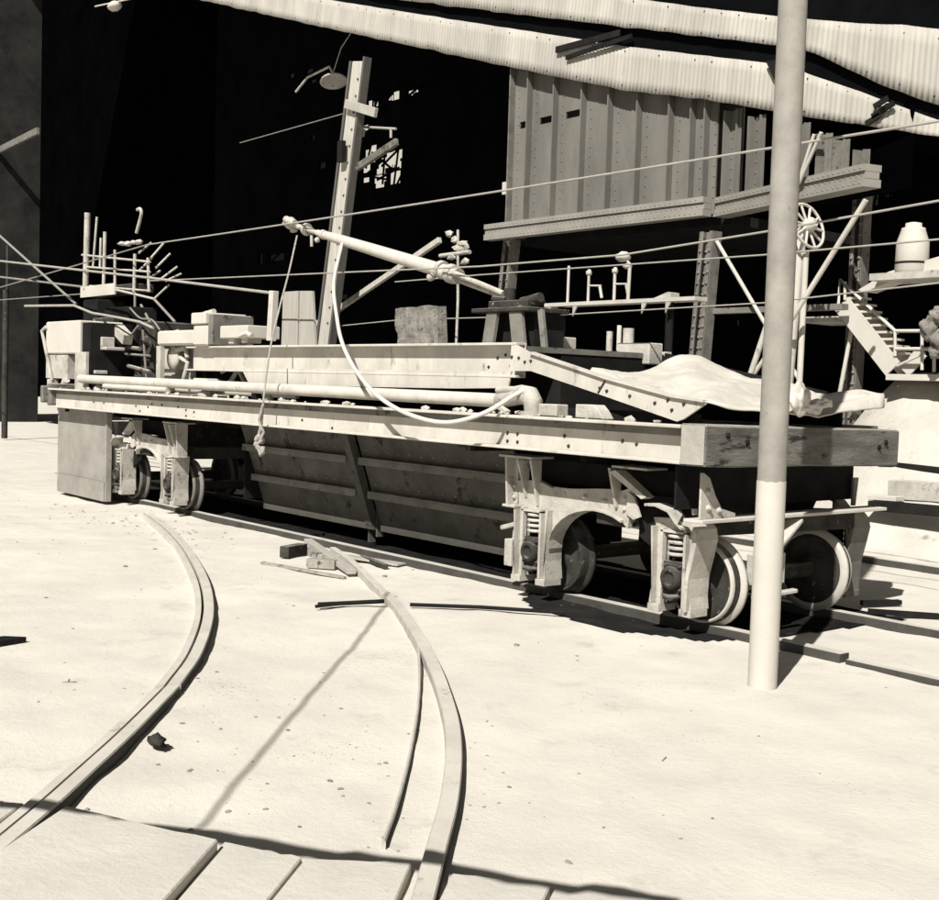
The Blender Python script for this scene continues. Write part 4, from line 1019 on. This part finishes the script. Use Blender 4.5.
wire('trolley_wire', [(-17.8, 8.05, 3.86), (3, 8.05, 3.84)], .011, 'upper trolley wire rising from the railed platform past the boom tip to the right', sag=.04)
wire('trolley_wire', [(-17.8, 8.05, 3.86), (-34, 8.6, 3.2)], .012, 'wire sloping down left from the railed platform', 'wire_dark')
wire('overhead_wire', [PY(150, 281, 8.0), PY(480, 266.5, 8.0), PY(622, 255, 8.0), PY(764, 232, 8.0), PY(1000, 190, 8.0)], .009, 'wire passing below the steel bunker through its left column')
wire('overhead_wire', [PY(395, 282, 9.9), PY(480, 275, 9.9), PY(764, 255, 9.9), PY(888, 244, 9.9), PY(1000, 234, 9.9)], .009, 'wire running just above the short posts of the catwalk')
wire('overhead_wire', [PY(330, 327, 9.9), PY(400, 320, 9.9), PY(544, 316, 9.9), PY(764, 303, 9.9), PY(860, 292, 9.9), PY(1000, 276, 9.9)], .008, 'lowest thin wire crossing the boom stand and the riveted column')
wire('guy_rod', [PY(-60, 254, 7.6), PY(0, 261, 7.6), PY(150, 278, 7.4), PY(271, 293, 7.25)], .018, 'straight guy rod from the left edge to the thin post on the car')
wire('guy_wire', [PY(-60, 190, 8.0), PY(0, 236, 8.0), PY(76, 304, 8.0)], .024, 'brown guy bar slanting down from the left edge to the cabinet', 'wire_dark')
wire('overhead_wire', [PY(-60, 272, 8.6), PY(0, 277, 8.6), PY(84, 287, 8.6)], .02, 'short wire from the left edge to the platform edge', 'wire_dark')
wire('overhead_wire', [PY(-60, 305, 8.6), PY(0, 300, 8.6), PY(82, 294, 8.6)], .01, 'thin faint wire crossing the left edge below the short wire', 'wire_dark')
wire('overhead_wire', [PY(240, 143, 9.9), PY(350, 112, 9.75)], .008, 'faint thin wire tied to the top of the leaning mast', 'wire_dark')
wire('cabinet_cable', [PY(25, 306, 7.3), PY(74, 305.5, 7.3), PY(92, 313, 7.3), PY(120, 318, 7.3), PY(140, 322, 7.3), PY(153, 328, 7.2)], .02, 'drooping cable from above the cabinet to the motor housing', 'cable')
# span wire above the frame; its soft shadow crosses the sand between the curved rails
k_ = 4.0 / sun_dir.z
s0, s1 = PZ(388, 597, 0), PZ(180, 837, 0); dd = (s1 - s0)
wire('span_wire', [s0 - dd * .05 + sun_dir * k_, s1 - dd * .03 + sun_dir * k_], .012, 'span wire hung over the curved track', 'wire_dark')

k_ = 2.6 / sun_dir.z; s0, s1 = PZ(-60, 793, 0), PZ(676, 898, 0)
b = MB(); n_ = 30
b.tube([s0.lerp(s1, k / n_) + sun_dir * k_ + V((.03 * noise.noise(V((k * .8, 1, 0))) + (.05 if k % 9 > 5 else 0), 0, .05 * noise.noise(V((k * .6, 3, 0))))) for k in range(n_ + 1)], [.040 + .022 * (noise.noise(V((k * 1.3, 8, 0)))) for k in range(n_ + 1)], 8)
props(b.build('overhead_pipe', 'wire_dark', base=s0.lerp(s1, .5) + sun_dir * k_), 'lagged pipe hung overhead whose shadow crosses the planks', 'pipe')

# ------------------------------------------------------------------ corrugated fascia over the yard
FY = 13.97


def fascia(name, low, up, label, y, lean, thick=.004, pitch=.08, amp=.0048):
    lo = [PY(*p, y) for p in low]; hi = [PY(*p, y) for p in up]

    def zat(L, x):
        if x <= L[0].x: i = 0
        elif x >= L[-1].x: i = len(L) - 2
        else: i = max(k for k in range(len(L) - 1) if L[k].x <= x)
        a, c = L[i], L[i + 1]; return a.z + (c.z - a.z) * (x - a.x) / (c.x - a.x)
    x0, x1 = lo[0].x, lo[-1].x; n = int((x1 - x0) / (pitch / 6)); b = MB(); prev = None; w = .82
    for i in range(n + 1):
        x = x0 + (x1 - x0) * i / n; sh = int((x - x0) / w); fr_ = ((x - x0) / w) % 1
        rg = .02 * noise.noise(V((sh * 3.3, 1, y))) + .022 * noise.noise(V((x * 2.2, 4, y)))
        za, zb_ = zat(lo, x) + rg, zat(hi, x) + .4 * rg
        row = []
        for j in range(5):
            t = j / 4
            yy = y + lean * t + amp * math.cos(2 * math.pi * x / pitch) + (.006 if fr_ < .08 else 0) + .015 * noise.noise(V((x * .6, t * .5, y)))
            row.append(b.bm.verts.new((x, yy, za + (zb_ - za) * t)))
        if prev:
            for j in range(4): b._f([prev[j], row[j], row[j + 1], prev[j + 1]], True)
        prev = row
    root = thing(name, label, 'roofing', ((x0 + x1) / 2, y, lo[len(lo) // 2].z))
    b.mi = 1; x = x0 + .2
    while x < x1 - .1:
        for t in (.10, .88): b.rivet((x, y + lean * t - amp - .003, zat(lo, x) + (zat(hi, x) - zat(lo, x)) * t), (0, -1, 0), .013, .012)
        x += pitch * random.choice((4, 6, 9))
    o = b.build('corrugated_sheets', ['roofing', 'dark'], root); md = o.modifiers.new('thick', 'SOLIDIFY'); md.thickness = thick
    return root, lo, hi


LOW1 = [(120, -22), (205, 1), (330, 29), (440, 52), (550, 76), (640, 93), (700, 99), (785, 113), (870, 126), (942, 138)]
UP1 = [(120, -52), (205, -28), (330, 0), (450, 19), (560, 36), (640, 48), (770, 63), (800, 71), (850, 88), (942, 122)]
LOW2 = [(300, -18), (400, 0), (540, 17), (690, 35), (790, 47), (815, 53), (850, 70), (890, 88), (942, 107)]
UP2 = [(300, -60), (540, -24), (640, -1), (700, 7), (780, 16), (860, 23), (900, 24), (942, 29)]
f1, lo1, hi1 = fascia('corrugated_fascia', LOW1, UP1, 'lower strip of pale corrugated iron hanging over the top of the bunker', FY, .05)
f2, lo2, hi2 = fascia('corrugated_fascia', LOW2, UP2, 'upper strip of pale corrugated iron along the top edge behind the pole', FY - .03, .06)
for a, c, w in (((556, 50), (620, 33), .10), ((566, 58), (632, 36), .07)):
    b = MB(); b.beam(PY(*a, FY - .03), PY(*c, FY - .03), .03, w, (0, 1, 0)); b.build('torn_flashing', 'dark', f1)
b = MB(); b.prism([(PY(768, 58, FY).x, PY(768, 62, FY).z), (PY(783, 58, FY).x, PY(783, 60, FY).z), (PY(776, 80, FY).x, PY(776, 80, FY).z)], FY - .05, FY - .02); b.build('torn_flashing', 'dark', f1)
for px, py in ((880, 103), (886, 108), (878, 113), (872, 120)):
    b = MB(); b.beam(PY(px - 6, py + 4, FY - .05), PY(px + 8, py - 5, FY - .05), .03, .07, (0, 1, 0)); b.build('torn_flashing', 'dark', f1)
# dark board behind the gap between the two strips and the dark trusses above the bunker
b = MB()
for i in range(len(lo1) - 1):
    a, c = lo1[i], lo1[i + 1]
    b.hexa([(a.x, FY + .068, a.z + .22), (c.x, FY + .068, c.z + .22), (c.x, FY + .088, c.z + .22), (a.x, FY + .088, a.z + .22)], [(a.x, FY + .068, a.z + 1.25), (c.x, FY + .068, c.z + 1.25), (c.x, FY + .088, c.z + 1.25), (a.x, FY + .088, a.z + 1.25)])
b.build('backing_board', 'deep_shade', f1)

# ------------------------------------------------------------------ shed: roof, back wall with gaps, pier


def wall_with_holes(name, y, x0, x1, z0, z1, holes, label, t=.12):
    xs = sorted({x0, x1, *[h[0] for h in holes], *[h[1] for h in holes]}); zs = sorted({z0, z1, *[h[2] for h in holes], *[h[3] for h in holes]})
    b = MB()
    for i in range(len(xs) - 1):
        for j in range(len(zs) - 1):
            cx_, cz_ = (xs[i] + xs[i + 1]) / 2, (zs[j] + zs[j + 1]) / 2
            if any(h[0] < cx_ < h[1] and h[2] < cz_ < h[3] for h in holes): continue
            v = [b.bm.verts.new(p) for p in ((xs[i], y, zs[j]), (xs[i + 1], y, zs[j]), (xs[i + 1], y, zs[j + 1]), (xs[i], y, zs[j + 1]))]; b._f(v)
            v = [b.bm.verts.new(p) for p in ((xs[i], y + t, zs[j]), (xs[i], y + t, zs[j + 1]), (xs[i + 1], y + t, zs[j + 1]), (xs[i + 1], y + t, zs[j]))]; b._f(v)
    return b, props(b.build(name, 'deep_shade', base=((x0 + x1) / 2, y, 0)), label, 'wall', kind='thing')


WY = 33.0
holes = []
for a, c in (((368, 146), (376, 160)), ((362, 163), (370, 172)), ((373, 176), (386, 181)), ((364, 150), (367, 172)), ((372, 150), (375, 162)), ((377, 163), (392, 167)), ((375, 169), (385, 173)), ((389, 172), (400, 183)), ((385, 153), (402, 158)), ((380, 158), (400, 163)), ((391, 151), (402, 153)), ((393, 163), (401, 168)), ((374, 183), (384, 187)), ((362, 178), (369, 182)),
             ((367, 101), (372, 107)), ((374, 102), (378, 106)), ((387, 96), (391, 100)), ((392, 92), (399, 99)), ((407, 91), (413, 95)), ((414, 90), (418, 92)), ((269, 255), (284, 260)), ((259, 254), (262, 264)), ((341, 255), (344, 275)), ((334, 295), (347, 299)), ((356, 127), (368, 130)),
             ((872, 178), (879, 186)), ((871, 189), (878, 205)), ((883, 178), (892, 196)), ((895, 182), (899, 190)), ((319, 163), (325, 168)), ((311, 135), (314, 140)), ((289, 74), (294, 77)), ((306, 70), (313, 72)), ((310, 80), (316, 82)), ((415, 190), (416, 191)), ((450, 262), (462, 266)), ((735, 320), (739, 325)), ((546, 241), (551, 244))):
    p, q = PY(*a, WY), PY(*c, WY); holes.append((min(p.x, q.x), max(p.x, q.x), min(p.z, q.z), max(p.z, q.z)))
_, shed_back = wall_with_holes('shed_wall', WY, -64, 30, -.2, 27.5, holes, 'black shade-coloured shed wall at the back with small gaps of light')
b = MB(); b.box((-110, 5, -.2), (-109.7, WY, 60)); b.box((-109.6, WY, -.2), (-64.01, WY + .12, 60)); props(b.build('shed_wall', 'void', base=(-110, 19, 0)), 'black shade-coloured shed end wall closing the far left', 'wall', kind='thing')
b = MB(); b.box((-120, 48, -.2), (-14, 56, 26)); props(b.build('bright_backdrop', 'white', base=(-70, 52, 0)), 'white block added behind the black wall to brighten its gaps', 'building', kind='thing')  # white block added so that the wall gaps show bright
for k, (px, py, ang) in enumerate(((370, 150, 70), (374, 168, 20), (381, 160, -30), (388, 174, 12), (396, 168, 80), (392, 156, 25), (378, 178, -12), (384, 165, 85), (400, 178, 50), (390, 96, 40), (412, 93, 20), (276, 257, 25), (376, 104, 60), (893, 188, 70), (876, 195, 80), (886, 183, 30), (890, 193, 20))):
    b = MB(); c = PY(px, py, WY - .2); d = V((math.cos(rad(ang)), 0, math.sin(rad(ang)))) * (.42 if px > 800 else .9); b.beam(c - d, c + d, .05, .05 if px > 800 else .10, (0, 1, 0)); b.build('broken_board', 'deep_shade', shed_back)
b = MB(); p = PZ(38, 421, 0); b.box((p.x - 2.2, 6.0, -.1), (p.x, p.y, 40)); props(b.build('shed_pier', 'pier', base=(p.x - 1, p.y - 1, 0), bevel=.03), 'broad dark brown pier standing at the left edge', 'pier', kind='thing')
# roof slab following the fascia
b = MB(); zz = lambda x: lo1[1].z + (lo1[5].z - lo1[1].z) * (x - lo1[1].x) / (lo1[5].x - lo1[1].x)
xa_, xb_ = -75, xr + .3
b.hexa([(xa_, FY + .36, zz(xa_) + .5), (xb_, FY + .36, zz(xb_) + .5), (xb_, WY - .05, zz(xb_) + .5), (xa_, WY - .05, zz(xa_) + .5)],
       [(xa_, FY + .36, zz(xa_) + .8), (xb_, FY + .36, zz(xb_) + .8), (xb_, WY - .05, zz(xb_) + .8), (xa_, WY - .05, zz(xa_) + .8)])
props(b.build('shed_canopy', 'deep_shade', base=(-30, 22, 8)), 'dark shed roof above the bunker and the black background', 'canopy', kind='thing')
# lamp shade high in the dark, left of the mast
b = MB(); c = PY(333, 78, 15.0); b.lathe([(0, .04), (.06, .06), (.20, .30), (.24, .32), (.245, .28)], c + V((0, 0, .12)), (.35, -.1, -1), 18); b.tube([c + V((0, 0, .1)), c + V((-.15, 0, .28)), c + V((-1.1, 0, .2)), c + V((-1.6, 0, -.05))], .03, 6); b.tube([c + V((0, 0, .1)), c + V((.3, 0, .6)), c + V((.9, 0, 1.0)), c + V((1.0, 0, 2.2))], .012, 6)
props(b.build('yard_lamp', 'cast', base=c), 'small shaded yard lamp hanging left of the mast top', 'lamp')
b = MB(); p0, p1 = PY(100, 6, 12), PY(130, 7, 12); b.blob((p0 + p1) / 2, .2, (1.3, .8, .55), .2, 1); b.tube([p0 + V((-.3, 0, .05)), p1 + V((.6, 0, .1))], .02, 6); b.tube([(p0 + p1) / 2, (p0 + p1) / 2 + V((0, 0, 2.5))], .015, 6)
props(b.build('yard_lamp', 'white', base=p0), 'pale lamp globe hanging at the top edge left of the corrugated iron', 'lamp')
b = MB(); p0, p1 = PY(0, 150, 14.5), PY(38, 131, 14.5); b.beam(p0 + (p0 - p1) * .6, p1, .1, .22, (0, 1, 0)); props(b.build('slanting_strut', 'column', base=p1), 'short brown strut slanting across the left edge', 'strut')
b = MB(); p0 = PY(6, 290, 11); p1 = PZ(3, 424, 0); b.tube([V((p0.x, 11, 0)), p0], .08, 10); b.tube([p0 + V((.1, 0, 0)), p0 + V((.1, 0, 1.2))], .04, 8); props(b.build('thin_post', 'grime_shade', base=(p0.x, 11, 0)), 'thin dull post standing at the left edge behind the guy bar', 'post')

# ------------------------------------------------------------------ right background: stairs, tank, beams
sy = 14.5; st = thing('iron_staircase', 'pale iron staircase with open treads and a handrail going down to the sand bank', 'staircase', (PY(880, 340, sy).x, sy, PY(895, 372, sy).z))
T, Bm = PY(842, 304, sy), PY(893, 369, sy)
for k in (0, 1):
    b = MB(); o_ = V((0, .34 * k, 0)); b.beam(T + o_, Bm + o_, .03, .26, (0, 1, 0)); b.build('stringer', 'white', st)
for k in range(9):
    b = MB(); c = T.lerp(Bm, (k + .6) / 9.4) + V((.12, 0, .12)); b.box((c.x - .16, sy + .02, c.z), (c.x + .08, sy + .32, c.z + .03)); b.build('tread', 'white', st)
for pts in (((838, 311), (840, 280), (895, 331), (939, 331)), ((895, 331), (895, 349), (939, 349))):
    b = MB(); b.tube([PY(*p, sy - .02) for p in pts], .025, 8); b.build('handrail', 'white', st)
for a, c in (((895, 331), (895, 356)), ((922, 331), (922, 370)), ((934, 331), (934, 372)), ((845, 282), (845, 300))):
    b = MB(); b.tube([PY(*a, sy - .02), PY(*c, sy - .02)], .022, 8); b.build('railing_post', 'white', st)
b = MB(); p = PY(888, 374, sy); b.box((p.x, sy - .05, p.z - .08), (PY(960, 374, sy).x, sy + .8, p.z + .0)); b.build('landing', 'white', st)
b = MB(); b.beam(PY(905, 372, sy + .2), PY(922, 352, sy + .2), .03, .18, (0, 1, 0)); b.tube([PY(897, 366, sy), PY(925, 353, sy)], .018, 6); b.build('landing_brace', 'white', st)
b = MB(); b.box((PY(950, 374, sy).x, sy + .1, 0), (PY(957, 374, sy).x, sy + .2, p.z - .08)); b.build('landing_leg', 'dark', st)
b = MB(); q = PY(800, 318, sy); b.box((q.x, sy, PY(838, 316, sy).z - .08), (PY(842, 318, sy).x, sy + .8, PY(838, 316, sy).z)); b.build('upper_landing', 'cast', st)

ty = 14.15; c0, c1 = PY(903, 222, ty), PY(903, 272, ty); rr = (PY(918, 245, ty) - PY(903, 245, ty)).length
tk = thing('water_tank', 'round pale tank with a tapered top standing high at the right edge', 'tank', (c1.x, ty, c1.z))
b = MB(); H = c0.z - c1.z; b.lathe([(0, rr * .86), (H * .06, rr), (H * .60, rr * .97), (H * .64, rr * .94), (H * .86, rr * .72), (H * .90, rr * .70), (H * .905, rr * .5), (H, rr * .48), (H * 1.02, rr * .2)], (c1.x, ty + .2, c1.z), (0, 0, 1), 28); b.build('tank_shell', 'white', tk)
b = MB(); b.lathe([(H * .18, rr * 1.02), (H * .22, rr * 1.02)], (c1.x, ty + .2, c1.z), (0, 0, 1), 28); b.build('tank_band', 'dark', tk)
b = MB(); b.box((c1.x - rr * 2, ty - .1, c1.z - .10), (c1.x + rr * 4.4, ty + .6, c1.z - .01)); b.build('tank_shelf', 'cast', tk)
for dx in (rr * 3.7, rr * 4.2):
    b = MB(); b.tube([(c1.x + dx, ty + .3, 0), (c1.x + dx, ty + .3, c1.z - .1)], .06, 8); b.build('tank_leg', 'dark', tk)
b = MB(); q = [PY(*p, 14.3) for p in [(858, 290), (888, 272), (960, 250), (960, 268), (900, 278), (864, 292)]]; b.prism([(p.x, p.z) for p in q[::-1]], 14.3, 14.6)
props(b.build('sloping_chute', 'white', base=(q[2].x, 14.3, q[2].z)), 'pale sloping chute below the tank at the right edge', 'chute')
b = MB()
for k, (px, py, r) in enumerate(((930, 328, .2), (936, 316, .16), (938, 340, .18), (934, 352, .12))): b.blob(PY(px, py, 14.2), r * .6, (1, .8, 1.2), .55, k, 3)
b.tube([PY(936, 318, 14.2), PY(970, 300, 14.2), V((PY(970, 300, 14.2).x, 14.2, 0))], .03, 8)
props(b.build('sack_bundle', 'concrete', base=PY(934, 355, 14.2)), 'lumpy grey sacking bundle hanging at the right edge by the staircase', 'bundle')

# beams laid along the bank, rails beyond
for a, c, y, h, m, lab in (((892, 489), (960, 493), 13.75, .24, 'cast', 'squared beam lying at the foot of the sand bank'), ((872, 505), (960, 513), 13.35, .12, 'dark', 'dark sleeper lying in front of the squared beam'), ((872, 497), (900, 499), 13.5, .06, 'white', 'pale thin batten sticking out behind the buffer timber'), ((882, 463), (960, 472), 14.05, .07, 'dark', 'dark upper rail lying on the slope of the sand bank'), ((895, 462), (960, 467), 14.2, .05, 'dark', 'thin dark bar just behind the upper rail on the bank')):
    b = MB(); p, q = PY(*a, y), PY(*c, y); b.beam(p, q, .2, h, (0, 1, 0)); props(b.build('laid_beam', m, base=(p + q) / 2, bevel=.006), lab, 'beam', 'beams lying along the bank')
for pxs, lab in ((((862, 603), (900, 602)), 'dark short bar for a shadow line behind the end wheel'), (((868, 611), (939, 616)), 'long dark bar for a shadow line on the sand between the two tracks')):
    b = MB(); p, q = PZ(*pxs[0]), PZ(*pxs[1]); b.beam(p, q, .06, .04); props(b.build('dark_bar', 'dark', base=p), lab, 'bar', 'dark bars for shadow lines behind the car')  # dark bars standing in for shadow lines on the sand
